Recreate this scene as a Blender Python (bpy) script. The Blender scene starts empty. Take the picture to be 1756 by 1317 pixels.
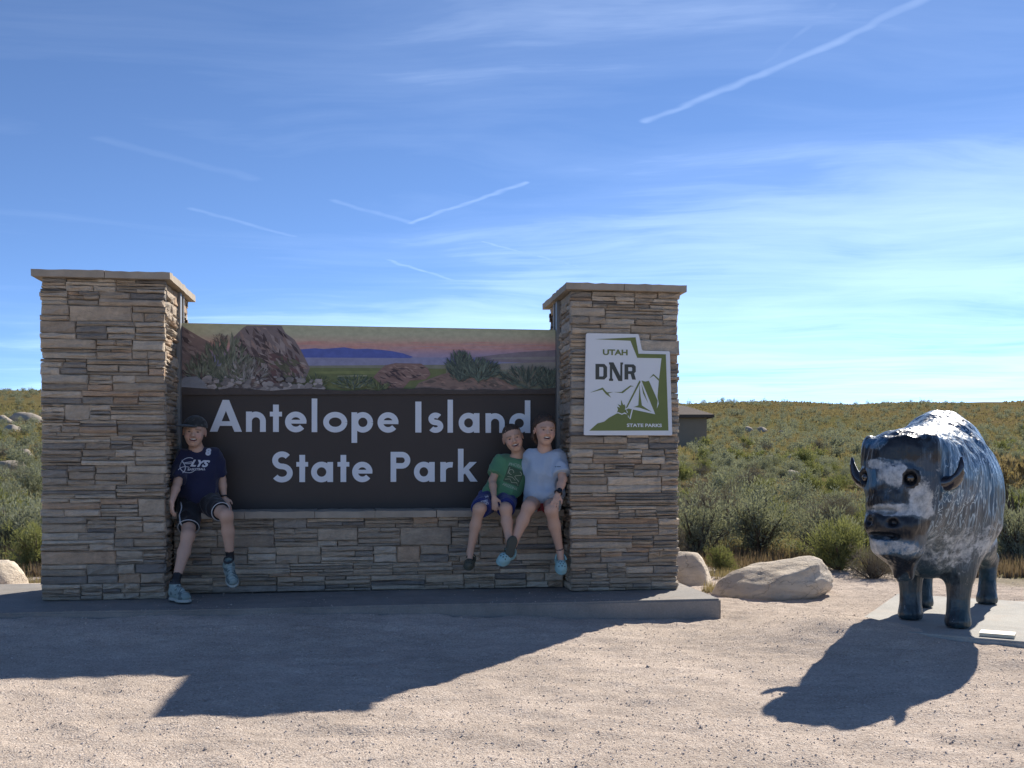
import bpy, bmesh, math, random
import numpy as np
from mathutils import Vector, Matrix
from mathutils.geometry import tessellate_polygon
from mathutils.bvhtree import BVHTree

# ------------------------------------------------------------------ camera, sky, sun, exposure
scene = bpy.context.scene
COL = scene.collection
F_PX, HORIZ, CAM_Z = 1715.6, 792.0, 1.058
cam_d = bpy.data.cameras.new('camera')
cam = bpy.data.objects.new('camera', cam_d)
COL.objects.link(cam)
cam.location = (0, 0, CAM_Z)
cam.rotation_euler = (math.radians(90), 0, 0)
cam_d.sensor_width = 36.0
cam_d.lens = 36.0 * F_PX / 1756.0
cam_d.shift_y = (HORIZ - 658.5) / 1756.0
cam_d.clip_start = 0.05
cam_d.clip_end = 8000
scene.camera = cam

SUN_EL = math.radians(33.8)
SUN_AZ = math.radians(32.8)          # from +Y (view direction) towards +X (right)
sun_dir = Vector((math.sin(SUN_AZ) * math.cos(SUN_EL), math.cos(SUN_AZ) * math.cos(SUN_EL), math.sin(SUN_EL)))
sd = bpy.data.lights.new('sun', 'SUN')
sd.energy = 5.0
sd.angle = math.radians(0.55)
sd.color = (1.0, 0.93, 0.83)
sun = bpy.data.objects.new('sun', sd)
COL.objects.link(sun)
sun.location = (20, 30, 25)
sun.rotation_euler = (-sun_dir).to_track_quat('-Z', 'Y').to_euler()

scene.view_settings.view_transform = 'Standard'
scene.view_settings.look = 'None'
scene.view_settings.exposure = 0.74
scene.view_settings.gamma = 1.0
scene.view_settings.use_curve_mapping = False
scene.cycles.max_bounces = 6
scene.cycles.transparent_max_bounces = 8

world = bpy.data.worlds.new('World')
scene.world = world
world.use_nodes = True
wt = world.node_tree
wt.nodes.clear()


class NT:
    """small helper for building node trees"""
    def __init__(s, tree):
        s.t = tree

    def n(s, kind, **kw):
        nd = s.t.nodes.new(kind)
        for k, v in kw.items():
            if k.startswith('i_'):
                key = k[2:]
                key = int(key) if key.isdigit() else key.replace('_', ' ')
                nd.inputs[key].default_value = v
            else:
                setattr(nd, k, v)
        return nd

    def l(s, a, b):
        s.t.links.new(a, b)

    def math(s, op, a, b=None, c=None, clamp=False):
        nd = s.t.nodes.new('ShaderNodeMath')
        nd.operation = op
        nd.use_clamp = clamp
        for i, x in enumerate((a, b, c)):
            if x is None:
                continue
            if isinstance(x, (int, float)):
                nd.inputs[i].default_value = x
            else:
                s.l(x, nd.inputs[i])
        return nd.outputs[0]

    def vec(s, op, a, b=None, scale=None):
        nd = s.t.nodes.new('ShaderNodeVectorMath')
        nd.operation = op
        for i, x in enumerate((a, b)):
            if x is None:
                continue
            if isinstance(x, (tuple, list)):
                nd.inputs[i].default_value = x
            else:
                s.l(x, nd.inputs[i])
        if scale is not None:
            if isinstance(scale, (int, float)):
                nd.inputs['Scale'].default_value = scale
            else:
                s.l(scale, nd.inputs['Scale'])
        return nd.outputs['Value'] if op in ('LENGTH', 'DOT_PRODUCT', 'DISTANCE') else nd.outputs[0]

    def ramp(s, fac, stops, interp='LINEAR'):
        nd = s.t.nodes.new('ShaderNodeValToRGB')
        cr = nd.color_ramp
        cr.interpolation = interp
        while len(cr.elements) > 1:
            cr.elements.remove(cr.elements[-1])
        cr.elements[0].position = stops[0][0]
        for p, c in stops[1:]:
            cr.elements.new(p)
        for e, (p, c) in zip(cr.elements, stops):
            e.position = p
            e.color = (c, c, c, 1) if isinstance(c, (int, float)) else (c[0], c[1], c[2], 1)
        s.l(fac, nd.inputs[0])
        return nd.outputs[0]

    def mix(s, fac, a, b, mode='MIX'):
        nd = s.t.nodes.new('ShaderNodeMix')
        nd.data_type = 'RGBA'
        nd.blend_type = mode
        for i, x in ((0, fac), (6, a), (7, b)):
            if isinstance(x, (int, float)):
                if i == 0:
                    nd.inputs[i].default_value = x
                else:
                    nd.inputs[i].default_value = (x, x, x, 1)
            elif isinstance(x, (tuple, list)):
                nd.inputs[i].default_value = (x[0], x[1], x[2], 1)
            else:
                s.l(x, nd.inputs[i])
        return nd.outputs[2]

    def noise(s, vec, scale, detail=4, rough=0.55, dist=0.0, color=False):
        nd = s.n('ShaderNodeTexNoise')
        nd.inputs['Scale'].default_value = scale
        nd.inputs['Detail'].default_value = detail
        nd.inputs['Roughness'].default_value = rough
        nd.inputs['Distortion'].default_value = dist
        if vec is not None:
            s.l(vec, nd.inputs['Vector'])
        return nd.outputs[1 if color else 0]

    def voro(s, vec, scale, feature='F1', out=0, rnd=1.0):
        nd = s.n('ShaderNodeTexVoronoi', feature=feature)
        nd.inputs['Scale'].default_value = scale
        nd.inputs['Randomness'].default_value = rnd
        s.l(vec, nd.inputs['Vector'])
        return nd.outputs[out]

    def mapping(s, vec, scale=(1, 1, 1), rot=(0, 0, 0), loc=(0, 0, 0)):
        nd = s.n('ShaderNodeMapping')
        nd.inputs['Scale'].default_value = scale
        nd.inputs['Rotation'].default_value = rot
        nd.inputs['Location'].default_value = loc
        s.l(vec, nd.inputs['Vector'])
        return nd.outputs[0]


def build_world():
    w = NT(wt)
    sky = w.n('ShaderNodeTexSky', sky_type='NISHITA')
    sky.sun_disc = False
    sky.sun_elevation = SUN_EL
    sky.sun_rotation = SUN_AZ
    sky.altitude = 6000
    sky.air_density = 1.0
    sky.dust_density = 0.7
    sky.ozone_density = 4.6
    tc = w.n('ShaderNodeTexCoord')
    sep = w.n('ShaderNodeSeparateXYZ')
    w.l(tc.outputs['Generated'], sep.inputs[0])
    z = w.math('MAXIMUM', sep.outputs[2], 0.02)
    comb = w.n('ShaderNodeCombineXYZ')
    w.l(w.math('DIVIDE', sep.outputs[0], z), comb.inputs[0])
    w.l(w.math('DIVIDE', sep.outputs[1], z), comb.inputs[1])
    q = comb.outputs[0]                    # position on the cirrus layer, in layer heights
    # cirrus: stretched, warped noise
    warp = w.noise(q, 0.5, 2, 0.5, color=True)
    qw = w.vec('ADD', q, w.vec('SCALE', w.vec('SUBTRACT', warp, (0.5, 0.5, 0.5)), scale=1.6))
    c1 = w.noise(w.mapping(qw, (0.50, 0.95, 1), (0, 0, math.radians(-16)), (3.1, 0.4, 0)), 0.62, 6, 0.58)
    c2 = w.noise(w.mapping(qw, (0.50, 2.5, 1), (0, 0, math.radians(-15)), (1.7, 5.2, 0)), 1.4, 6, 0.64)
    sepq = w.n('ShaderNodeSeparateXYZ')
    w.l(q, sepq.inputs[0])
    # the cloud bank: a broad belt beyond the line where the clear air begins
    bank = w.math('ADD', w.math('MULTIPLY', sepq.outputs[0], 0.085), w.math('SUBTRACT', w.math('MULTIPLY', sepq.outputs[1], 0.062), 0.285))
    bank = w.math('MINIMUM', w.math('MAXIMUM', bank, -0.16), 0.10)
    s = w.math('ADD', w.math('ADD', w.math('MULTIPLY', c1, 0.82), w.math('MULTIPLY', c2, 0.32)), bank)
    cir = w.ramp(s, [(0.0, 0), (0.41, 0.0), (0.53, 0.12), (0.64, 0.50), (0.80, 0.85)])
    low = w.math('DIVIDE', w.math('SUBTRACT', sep.outputs[2], 0.0), 0.07, clamp=True)
    cir = w.math('MULTIPLY', cir, low, clamp=True)

    def Q(x, y):
        dz = (HORIZ - y) / F_PX
        return ((x - 878) / F_PX / dz, 1 / dz, 0.0)
    trails = [((1108, 208), (1290, 134), .027, .34), ((1290, 134), (1440, 70), .032, .38), ((1440, 70), (1900, -165), .034, .36),
              ((1310, 106), (1360, 70), .03, .14), ((1360, 70), (1420, 8), .022, .18),
              ((705, 382), (900, 314), .026, .36), ((575, 345), (705, 382), .035, .18),
              ((830, 415), (1035, 468), .03, .42), ((330, 358), (500, 405), .03, .16), ((665, 446), (775, 480), .03, .34),
              ((180, 240), (430, 305), .05, .07)]
    tn = w.noise(q, 6.0, 3, 0.65)
    qt = w.vec('ADD', q, w.vec('SCALE', w.vec('SUBTRACT', w.noise(q, 9.0, 1, 0.5, color=True), (0.5, 0.5, 0.5)), scale=0.05))
    tot = None
    for a, b, wd, st in trails:
        A, B = Vector(Q(*a)), Vector(Q(*b))
        ba = B - A
        pa = w.vec('SUBTRACT', qt, tuple(A))
        h = w.math('DIVIDE', w.vec('DOT_PRODUCT', pa, tuple(ba)), ba.length_squared, clamp=True)
        d = w.vec('LENGTH', w.vec('SUBTRACT', pa, w.vec('SCALE', tuple(ba), scale=h)))
        mr = w.n('ShaderNodeMapRange', interpolation_type='SMOOTHSTEP')
        w.l(d, mr.inputs[0])
        mr.inputs[1].default_value = wd * 1.0
        mr.inputs[2].default_value = wd * 0.1
        mr.inputs[3].default_value = 0
        mr.inputs[4].default_value = st
        tot = mr.outputs[0] if tot is None else w.math('MAXIMUM', tot, mr.outputs[0])
    tot = w.math('MULTIPLY', tot, w.math('ADD', 0.45, w.math('MULTIPLY', tn, 1.0)))
    fac = w.math('MAXIMUM', cir, tot, clamp=True)
    # thin ice cloud scatters the light of the sky around it and of the sun behind it
    bright = w.mix(1.0, sky.outputs[0], (1.05, 1.04, 1.02), 'MULTIPLY')
    bright = w.mix(1.0, bright, (2.0, 2.15, 2.2), 'ADD')
    colr = w.mix(fac, sky.outputs[0], bright)
    bg = w.n('ShaderNodeBackground')
    bg.inputs[1].default_value = 0.108
    w.l(colr, bg.inputs[0])
    out = w.n('ShaderNodeOutputWorld')
    w.l(bg.outputs[0], out.inputs[0])


build_world()

# ------------------------------------------------------------------ helpers
rng = np.random.default_rng(7)
random.seed(11)


def hash2(ix, iy, seed):
    h = (ix.astype(np.int64) * 374761393 + iy.astype(np.int64) * 668265263 + seed * 974711) & 0x7fffffff
    h = ((h ^ (h >> 13)) * 1274126177) & 0x7fffffff
    h = h ^ (h >> 16)
    return (h & 0xffff) / 65535.0


def vnoise(x, y, seed=0):
    ix, iy = np.floor(x), np.floor(y)
    fx, fy = x - ix, y - iy
    fx = fx * fx * (3 - 2 * fx)
    fy = fy * fy * (3 - 2 * fy)
    a, b = hash2(ix, iy, seed), hash2(ix + 1, iy, seed)
    c, d = hash2(ix, iy + 1, seed), hash2(ix + 1, iy + 1, seed)
    return (a * (1 - fx) + b * fx) * (1 - fy) + (c * (1 - fx) + d * fx) * fy - 0.5


def fbm(x, y, seed=0, oct=4):
    s, a = 0, 1.0
    for o in range(oct):
        s = s + a * vnoise(x * 2 ** o + 17.3 * o, y * 2 ** o - 9.1 * o, seed + o)
        a *= 0.5
    return s


def tag(o, label, cat, group=None, kind=None):
    o['label'] = label
    o['category'] = cat
    if group:
        o['group'] = group
    if kind:
        o['kind'] = kind
    return o


def empty(name, loc, rz=0.0):
    o = bpy.data.objects.new(name, None)
    o.empty_display_size = 0.1
    o.location = loc
    o.rotation_euler = (0, 0, rz)
    COL.objects.link(o)
    return o


def mesh_obj(name, verts, faces, mat=None, parent=None, smooth=False, cols=None, mats=None, midx=None):
    me = bpy.data.meshes.new(name)
    me.from_pydata([tuple(v) for v in verts] if not isinstance(verts, np.ndarray) else verts.tolist(), [],
                   faces.tolist() if isinstance(faces, np.ndarray) else faces)
    return link_mesh(name, me, mat, parent, smooth, cols, mats, midx)


def link_mesh(name, me, mat=None, parent=None, smooth=False, cols=None, mats=None, midx=None):
    if mats:
        for m in mats:
            me.materials.append(m)
        if midx is not None:
            me.polygons.foreach_set('material_index', np.asarray(midx, dtype=np.int32))
    elif mat:
        me.materials.append(mat)
    if smooth:
        me.polygons.foreach_set('use_smooth', np.ones(len(me.polygons), dtype=bool))
    if cols is not None:
        ca = me.color_attributes.new('col', 'FLOAT_COLOR', 'POINT')
        c4 = np.ones((len(me.vertices), 4), dtype=np.float32)
        c4[:, :3] = cols
        ca.data.foreach_set('color', c4.ravel())
    me.update()
    o = bpy.data.objects.new(name, me)
    COL.objects.link(o)
    if parent is not None:
        o.parent = parent
    return o


class MB:
    """collects simple solids; build() links them as one mesh object"""
    def __init__(s):
        s.v, s.f, s.m = [], [], []

    def add(s, verts, faces, mi=0):
        n = len(s.v)
        s.v += [tuple(v) for v in verts]
        s.f += [tuple(i + n for i in f) for f in faces]
        s.m += [mi] * len(faces)
        return s

    def box(s, x0, x1, y0, y1, z0, z1, mi=0):
        v = [(x0, y0, z0), (x1, y0, z0), (x1, y1, z0), (x0, y1, z0), (x0, y0, z1), (x1, y0, z1), (x1, y1, z1), (x0, y1, z1)]
        return s.add(v, [(0, 3, 2, 1), (4, 5, 6, 7), (0, 1, 5, 4), (1, 2, 6, 5), (2, 3, 7, 6), (3, 0, 4, 7)], mi)

    def tube(s, pts, r, seg=8, mi=0, cap=True):
        pts = [Vector(p) for p in pts]
        rs = r if isinstance(r, (list, tuple)) else [r] * len(pts)
        rings = []
        up = Vector((0.31, 0.2, 0.93))
        for i, p in enumerate(pts):
            d = (pts[min(i + 1, len(pts) - 1)] - pts[max(i - 1, 0)]).normalized()
            a = d.cross(up)
            if a.length < 1e-3:
                a = d.cross(Vector((1, 0, 0)))
            a.normalize()
            b = d.cross(a)
            rings.append([p + (a * math.cos(t) + b * math.sin(t)) * rs[i] for t in [2 * math.pi * k / seg for k in range(seg)]])
        v = [x for ring in rings for x in ring]
        f = []
        for i in range(len(pts) - 1):
            for k in range(seg):
                k2 = (k + 1) % seg
                f.append((i * seg + k, i * seg + k2, (i + 1) * seg + k2, (i + 1) * seg + k))
        if cap:
            f.append(tuple(range(seg)))
            f.append(tuple(range((len(pts) - 1) * seg, len(pts) * seg))[::-1])
        return s.add(v, f, mi)

    def prism(s, poly, y0, y1, mi=0):
        """polygon in the (x, z) plane, front at y0, back at y1"""
        n = len(poly)
        v = [(p[0], y0, p[1]) for p in poly] + [(p[0], y1, p[1]) for p in poly]
        tris = tessellate_polygon([[Vector((p[0], p[1], 0)) for p in poly]])
        f = [tuple(t) for t in tris]
        f += [(i, (i + 1) % n, (i + 1) % n + n, i + n) for i in range(n)]
        return s.add(v, f, mi)

    def ribbon(s, pts, wd, y0, y1, mi=0):
        """a stroke of width wd along a polyline in (x, z)"""
        n = len(pts)
        L, R = [], []
        for i in range(n):
            a, b = pts[max(i - 1, 0)], pts[min(i + 1, n - 1)]
            dx, dz = b[0] - a[0], b[1] - a[1]
            k = math.hypot(dx, dz) or 1
            nx, nz = -dz / k * wd / 2, dx / k * wd / 2
            L.append((pts[i][0] + nx, pts[i][1] + nz))
            R.append((pts[i][0] - nx, pts[i][1] - nz))
        v = [(p[0], y0, p[1]) for p in L] + [(p[0], y0, p[1]) for p in R] + [(p[0], y1, p[1]) for p in L] + [(p[0], y1, p[1]) for p in R]
        f = []
        for i in range(n - 1):
            f.append((i, n + i, n + i + 1, i + 1))
            f.append((i, i + 1, 2 * n + i + 1, 2 * n + i))
            f.append((n + i, 3 * n + i, 3 * n + i + 1, n + i + 1))
        f.append((0, 2 * n, 3 * n, n))
        f.append((n - 1, 2 * n - 1, 4 * n - 1, 3 * n - 1))
        return s.add(v, f, mi)

    def build(s, name, mat=None, parent=None, smooth=False, mats=None, fix=True):
        me = bpy.data.meshes.new(name)
        me.from_pydata(s.v, [], s.f)
        o = link_mesh(name, me, mat, parent, smooth, None, mats, s.m if mats else None)
        if fix:
            bm = bmesh.new()
            bm.from_mesh(me)
            bmesh.ops.recalc_face_normals(bm, faces=bm.faces)
            bm.to_mesh(me)
            bm.free()
        return o


def text_mesh(txt, size, shear=0.0, bold=0.0, align='CENTER', extrude=0.0):
    """the letters of Blender's built-in font as raw mesh verts / faces in (x, y)"""
    cu = bpy.data.curves.new('lettering', 'FONT')
    cu.body = txt
    cu.size = size
    cu.shear = shear
    cu.offset = bold
    cu.align_x = align
    cu.align_y = 'CENTER'
    cu.resolution_u = 4
    cu.extrude = extrude
    o = bpy.data.objects.new('lettering', cu)
    COL.objects.link(o)
    dg = bpy.context.evaluated_depsgraph_get()
    me = bpy.data.meshes.new_from_object(o.evaluated_get(dg))
    v = [tuple(x.co) for x in me.vertices]
    f = [tuple(p.vertices) for p in me.polygons]
    bpy.data.objects.remove(o)
    bpy.data.curves.remove(cu)
    bpy.data.meshes.remove(me)
    return v, f


# ------------------------------------------------------------------ materials
MATS = {}


def new_mat(name):
    m = bpy.data.materials.new(name)
    m.use_nodes = True
    t = m.node_tree
    b = t.nodes['Principled BSDF']
    MATS[name] = m
    return m, NT(t), b


def simple_mat(name, col, rough=0.6, noise=0.12, scale=20.0, bump=0.0, metal=0.0, spec=0.5, coat=0.0, attr=False, bscale=None, sheen=0.0):
    m, n, b = new_mat(name)
    tc = n.n('ShaderNodeTexCoord')
    nz = n.noise(tc.outputs['Object'], scale, 5, 0.6)
    k = n.math('ADD', 1 - noise, n.math('MULTIPLY', nz, 2 * noise))
    if attr:
        at = n.n('ShaderNodeAttribute', attribute_name='col')
        base = at.outputs[0]
    else:
        rgb = n.n('ShaderNodeRGB')
        rgb.outputs[0].default_value = (*col, 1)
        base = rgb.outputs[0]
    n.l(n.vec('SCALE', base, scale=k), b.inputs['Base Color'])
    b.inputs['Roughness'].default_value = rough
    b.inputs['Metallic'].default_value = metal
    b.inputs['Specular IOR Level'].default_value = spec
    b.inputs['Coat Weight'].default_value = coat
    b.inputs['Sheen Weight'].default_value = sheen
    if bump:
        bp = n.n('ShaderNodeBump')
        bp.inputs['Strength'].default_value = bump
        bp.inputs['Distance'].default_value = 0.01
        n.l(n.noise(tc.outputs['Object'], bscale or scale * 2.5, 6, 0.65), bp.inputs['Height'])
        n.l(bp.outputs[0], b.inputs['Normal'])
    return m


def ground_material():
    m, n, b = new_mat('ground')
    tc = n.n('ShaderNodeTexCoord')
    p = tc.outputs['Object']
    at = n.n('ShaderNodeAttribute', attribute_name='col')      # red: share of crushed-stone gravel, green: grass cover
    sp = n.n('ShaderNodeSeparateColor')
    n.l(at.outputs[0], sp.inputs[0])
    # crushed stone
    cell = n.voro(p, 130, out=1)
    cg = n.n('ShaderNodeSeparateColor')
    n.l(cell, cg.inputs[0])
    stone = n.ramp(cg.outputs[0], [(0, (.38, .30, .245)), (.35, (.53, .44, .365)), (.7, (.63, .535, .45)), (1, (.72, .64, .56))])
    fine = n.ramp(n.noise(p, 160, 4, .7), [(.3, (.46, .375, .31)), (.7, (.65, .555, .47))])
    g = n.mix(.45, stone, fine)
    big = n.noise(p, 1.1, 5, .6)
    g = n.mix(1.0, g, n.ramp(big, [(.3, .80), (.7, 1.1)]), 'MULTIPLY')
    g = n.mix(1.0, g, n.ramp(n.noise(n.mapping(p, (1.0, 3.0, 1)), 5.0, 5, .6), [(.3, .87), (.65, 1.06)]), 'MULTIPLY')
    # dry soil and cured grass
    soil = n.ramp(n.noise(p, .45, 6, .6), [(.32, (.165, .120, .062)), (.5, (.185, .142, .072)), (.68, (.15, .125, .058))])
    soil = n.mix(n.ramp(n.noise(p, 3.0, 6, .7), [(.4, 0), (.6, .6)]), soil, (.15, .135, .065))
    green = n.ramp(n.noise(p, .22, 5, .6), [(.35, (.165, .145, .062)), (.65, (.115, .120, .045))])
    soil = n.mix(sp.outputs[1], soil, green)
    soil = n.mix(1.0, soil, n.ramp(n.noise(p, 22, 5, .75), [(.25, .62), (.75, 1.2)]), 'MULTIPLY')
    n.l(n.mix(sp.outputs[0], soil, g), b.inputs['Base Color'])
    b.inputs['Roughness'].default_value = 1.0
    b.inputs['Specular IOR Level'].default_value = 0.0
    hgt = n.math('ADD', n.math('MULTIPLY', n.voro(p, 110), -.35), n.math('ADD', n.noise(p, 130, 4, .7), n.math('MULTIPLY', n.noise(p, 28, 4, .6), 1.0)))
    bp = n.n('ShaderNodeBump')
    bp.inputs['Strength'].default_value = .7
    bp.inputs['Distance'].default_value = .013
    n.l(hgt, bp.inputs['Height'])
    n.l(bp.outputs[0], b.inputs['Normal'])
    return m


def stone_material():
    m, n, b = new_mat('ledgestone')
    tc = n.n('ShaderNodeTexCoord')
    p = tc.outputs['Object']
    at = n.n('ShaderNodeAttribute', attribute_name='col')
    streak = n.noise(n.mapping(p, (7, 7, 15)), 2.2, 7, .7)
    c = n.mix(1.0, at.outputs[0], n.ramp(streak, [(.25, .62), (.5, .98), (.8, 1.28)]), 'MULTIPLY')
    blot = n.ramp(n.noise(p, 9, 5, .6), [(.42, 0), (.66, .55)])
    c = n.mix(blot, c, n.mix(.5, c, (.13, .125, .125)))
    warm = n.ramp(n.noise(n.mapping(p, loc=(3, 1, 8)), 6, 4, .6), [(.5, 0), (.72, .45)])
    c = n.mix(warm, c, n.mix(.5, c, (.36, .22, .13)))
    n.l(c, b.inputs['Base Color'])
    b.inputs['Roughness'].default_value = .88
    b.inputs['Specular IOR Level'].default_value = .25
    bp = n.n('ShaderNodeBump')
    bp.inputs['Strength'].default_value = .9
    bp.inputs['Distance'].default_value = .016
    n.l(n.math('ADD', n.math('MULTIPLY', streak, 1.2), n.noise(p, 55, 6, .75)), bp.inputs['Height'])
    n.l(bp.outputs[0], b.inputs['Normal'])
    return m


def concrete_material(name, col):
    m, n, b = new_mat(name)
    tc = n.n('ShaderNodeTexCoord')
    p = tc.outputs['Object']
    c = n.ramp(n.noise(p, 3.5, 7, .65), [(.3, tuple(x * .78 for x in col)), (.55, col), (.75, tuple(min(1, x * 1.14) for x in col))])
    c = n.mix(1.0, c, n.ramp(n.noise(p, 90, 4, .7), [(.3, .82), (.7, 1.1)]), 'MULTIPLY')
    pits = n.ramp(n.voro(p, 38), [(0.0, .35), (.06, 1.0)])
    c = n.mix(.6, c, n.mix(1.0, c, pits, 'MULTIPLY'))
    dust = n.ramp(n.noise(p, 6, 6, .7), [(.52, 0), (.68, .5)])
    c = n.mix(dust, c, (.40, .33, .27))
    n.l(c, b.inputs['Base Color'])
    b.inputs['Roughness'].default_value = .9
    b.inputs['Specular IOR Level'].default_value = .25
    bp = n.n('ShaderNodeBump')
    bp.inputs['Strength'].default_value = .5
    bp.inputs['Distance'].default_value = .006
    n.l(n.math('ADD', n.noise(p, 60, 6, .7), n.math('MULTIPLY', n.noise(n.mapping(p, (1, 14, 1)), 12, 3, .5), .5)), bp.inputs['Height'])
    n.l(bp.outputs[0], b.inputs['Normal'])
    return m


def boulder_material():
    m, n, b = new_mat('boulder')
    tc = n.n('ShaderNodeTexCoord')
    p = tc.outputs['Object']
    c = n.ramp(n.noise(p, 2.6, 7, .62), [(.3, (.46, .38, .29)), (.5, (.56, .48, .38)), (.7, (.64, .56, .46))])
    bands = n.noise(n.mapping(p, (2, 2, 9), (0.2, 0.5, 0)), 2.5, 6, .6)
    c = n.mix(1.0, c, n.ramp(bands, [(.3, .84), (.55, 1.04)]), 'MULTIPLY')
    crack = n.ramp(n.voro(n.mapping(n.vec('ADD', p, n.vec('SCALE', n.noise(p, 3, 4, .6, color=True), scale=.35)), (1, 1, 2.2)), 2.4, 'DISTANCE_TO_EDGE'), [(0, .55), (.015, 1)])
    c = n.mix(.75, c, n.mix(1.0, c, crack, 'MULTIPLY'))
    lich = n.ramp(n.noise(p, 14, 5, .7), [(.6, 0), (.72, .4)])
    c = n.mix(lich, c, (.22, .17, .12))
    n.l(c, b.inputs['Base Color'])
    b.inputs['Roughness'].default_value = .92
    b.inputs['Specular IOR Level'].default_value = .2
    bp = n.n('ShaderNodeBump')
    bp.inputs['Strength'].default_value = .7
    bp.inputs['Distance'].default_value = .02
    n.l(n.math('ADD', n.math('MULTIPLY', bands, 1.0), n.math('ADD', n.noise(p, 30, 6, .7), n.math('MULTIPLY', crack, .5))), bp.inputs['Height'])
    n.l(bp.outputs[0], b.inputs['Normal'])
    return m


def leaf_material(name, c0, c1, trans=0.25):
    """c0..c1: natural spread of leaf colour, from leaf to leaf (vertex colour) and from plant to plant (object)"""
    m, n, b = new_mat(name)
    at = n.n('ShaderNodeAttribute', attribute_name='col')
    oi = n.n('ShaderNodeObjectInfo')
    sp = n.n('ShaderNodeSeparateColor')
    n.l(at.outputs[0], sp.inputs[0])
    k = n.math('ADD', n.math('MULTIPLY', sp.outputs[0], .65), n.math('MULTIPLY', oi.outputs['Random'], .35))
    c = n.mix(k, c0, c1)
    n.l(c, b.inputs['Base Color'])
    b.inputs['Roughness'].default_value = .85
    b.inputs['Specular IOR Level'].default_value = .12
    tr = n.n('ShaderNodeBsdfTranslucent')
    n.l(n.mix(1.0, c, (1.15, 1.1, .7), 'MULTIPLY'), tr.inputs[0])
    ms = n.n('ShaderNodeMixShader')
    ms.inputs[0].default_value = trans
    n.l(b.outputs[0], ms.inputs[1])
    n.l(tr.outputs[0], ms.inputs[2])
    n.l(ms.outputs[0], m.node_tree.nodes['Material Output'].inputs[0])
    return m


M_ground = ground_material()
M_stone = stone_material()
M_conc = concrete_material('concrete', (.28, .26, .235))
M_pad = concrete_material('pad_concrete', (.40, .385, .35))
M_cap = simple_mat('cap_stone', (.36, .30, .23), .9, .35, 8, .6)
M_mortar = simple_mat('mortar', (.17, .145, .12), .95, .2, 30)
M_boulder = boulder_material()
M_hillrock = simple_mat('hillside_rock', (.33, .29, .24), .95, .3, 4, .6, spec=.1)
M_steel = simple_mat('galvanised_steel', (.27, .265, .25), .5, .15, 12, 0, .6)
M_white = simple_mat('white_sign_paint', (.74, .76, .78), .45, .03, 6)
M_pebble = simple_mat('pebble', (.4, .33, .27), .92, .2, 60, attr=True)

# ------------------------------------------------------------------ ground: one sheet out to the horizon
_hy = np.array([-4000, -30, 10.5, 14, 20, 30, 40, 60, 90, 120, 150, 190, 300, 900, 4000.])
_hz = np.array([0, 0, 0, .05, .16, .50, .92, 1.95, 4.7, 8.1, 9.6, 9.8, 7, 0, -6.])


cT_, sT_ = math.cos(.14), math.sin(.14)


def gz(x, y):
    x, y = np.asarray(x, float), np.asarray(y, float)
    # smoothed profile of the hillside
    hz = (np.interp(y, _hy, _hz) + np.interp(y * 1.06, _hy, _hz) + np.interp(y * .94, _hy, _hz)) / 3
    left = np.clip((-x - 12) / 40, 0, 1) * np.clip((y - 14) / 40, 0, 1)
    hz = hz * (1 + .20 * left)
    far = np.clip((y - 11) / 15, 0, 1)
    rough = far * (fbm(x * .12, y * .12, 3, 4) * np.clip(y * .012, .12, .55) + fbm(x * .9, y * .9, 5, 3) * .12)
    near = 1 - np.clip((np.hypot(x, y - 5) - 12) / 10, 0, 1)
    grit = near * (fbm(x * 1.3, y * 1.3, 21, 3) * .018 + fbm(x * 5.5, y * 9, 22, 3) * .019 + fbm(x * 17, y * 22, 25, 2) * .010)
    # gravel banked up against the near corner of the statue pad
    bank = .125 * np.exp(-((x - 1.98) ** 2 + (y - 5.98) ** 2) / .24) + .045 * np.exp(-((x - 2.6) ** 2 + (y - 5.45) ** 2) / .20)
    # the forecourt rises gently towards the left end of the sign plinth
    uu = x * cT_ + (y - 7.014) * sT_
    vv = -x * sT_ + (y - 7.014) * cT_
    d = np.maximum(-.51 - vv, 0)
    bank = bank + .105 * np.clip((1.25 - uu) / 2.6, 0, 1) * np.exp(-(d / .55) ** 2) * (vv < 1.4) * np.clip((uu + 6) / 1.5, 0, 1)
    return hz + rough + grit + bank


def veg_edge(x, y):
    """>0 where the raked gravel ends and the scrub begins"""
    e = y - 9.35 - .35 * np.sin(x * .9) - fbm(x * .6, y * .6, 31, 3) * 1.4
    return e


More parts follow.
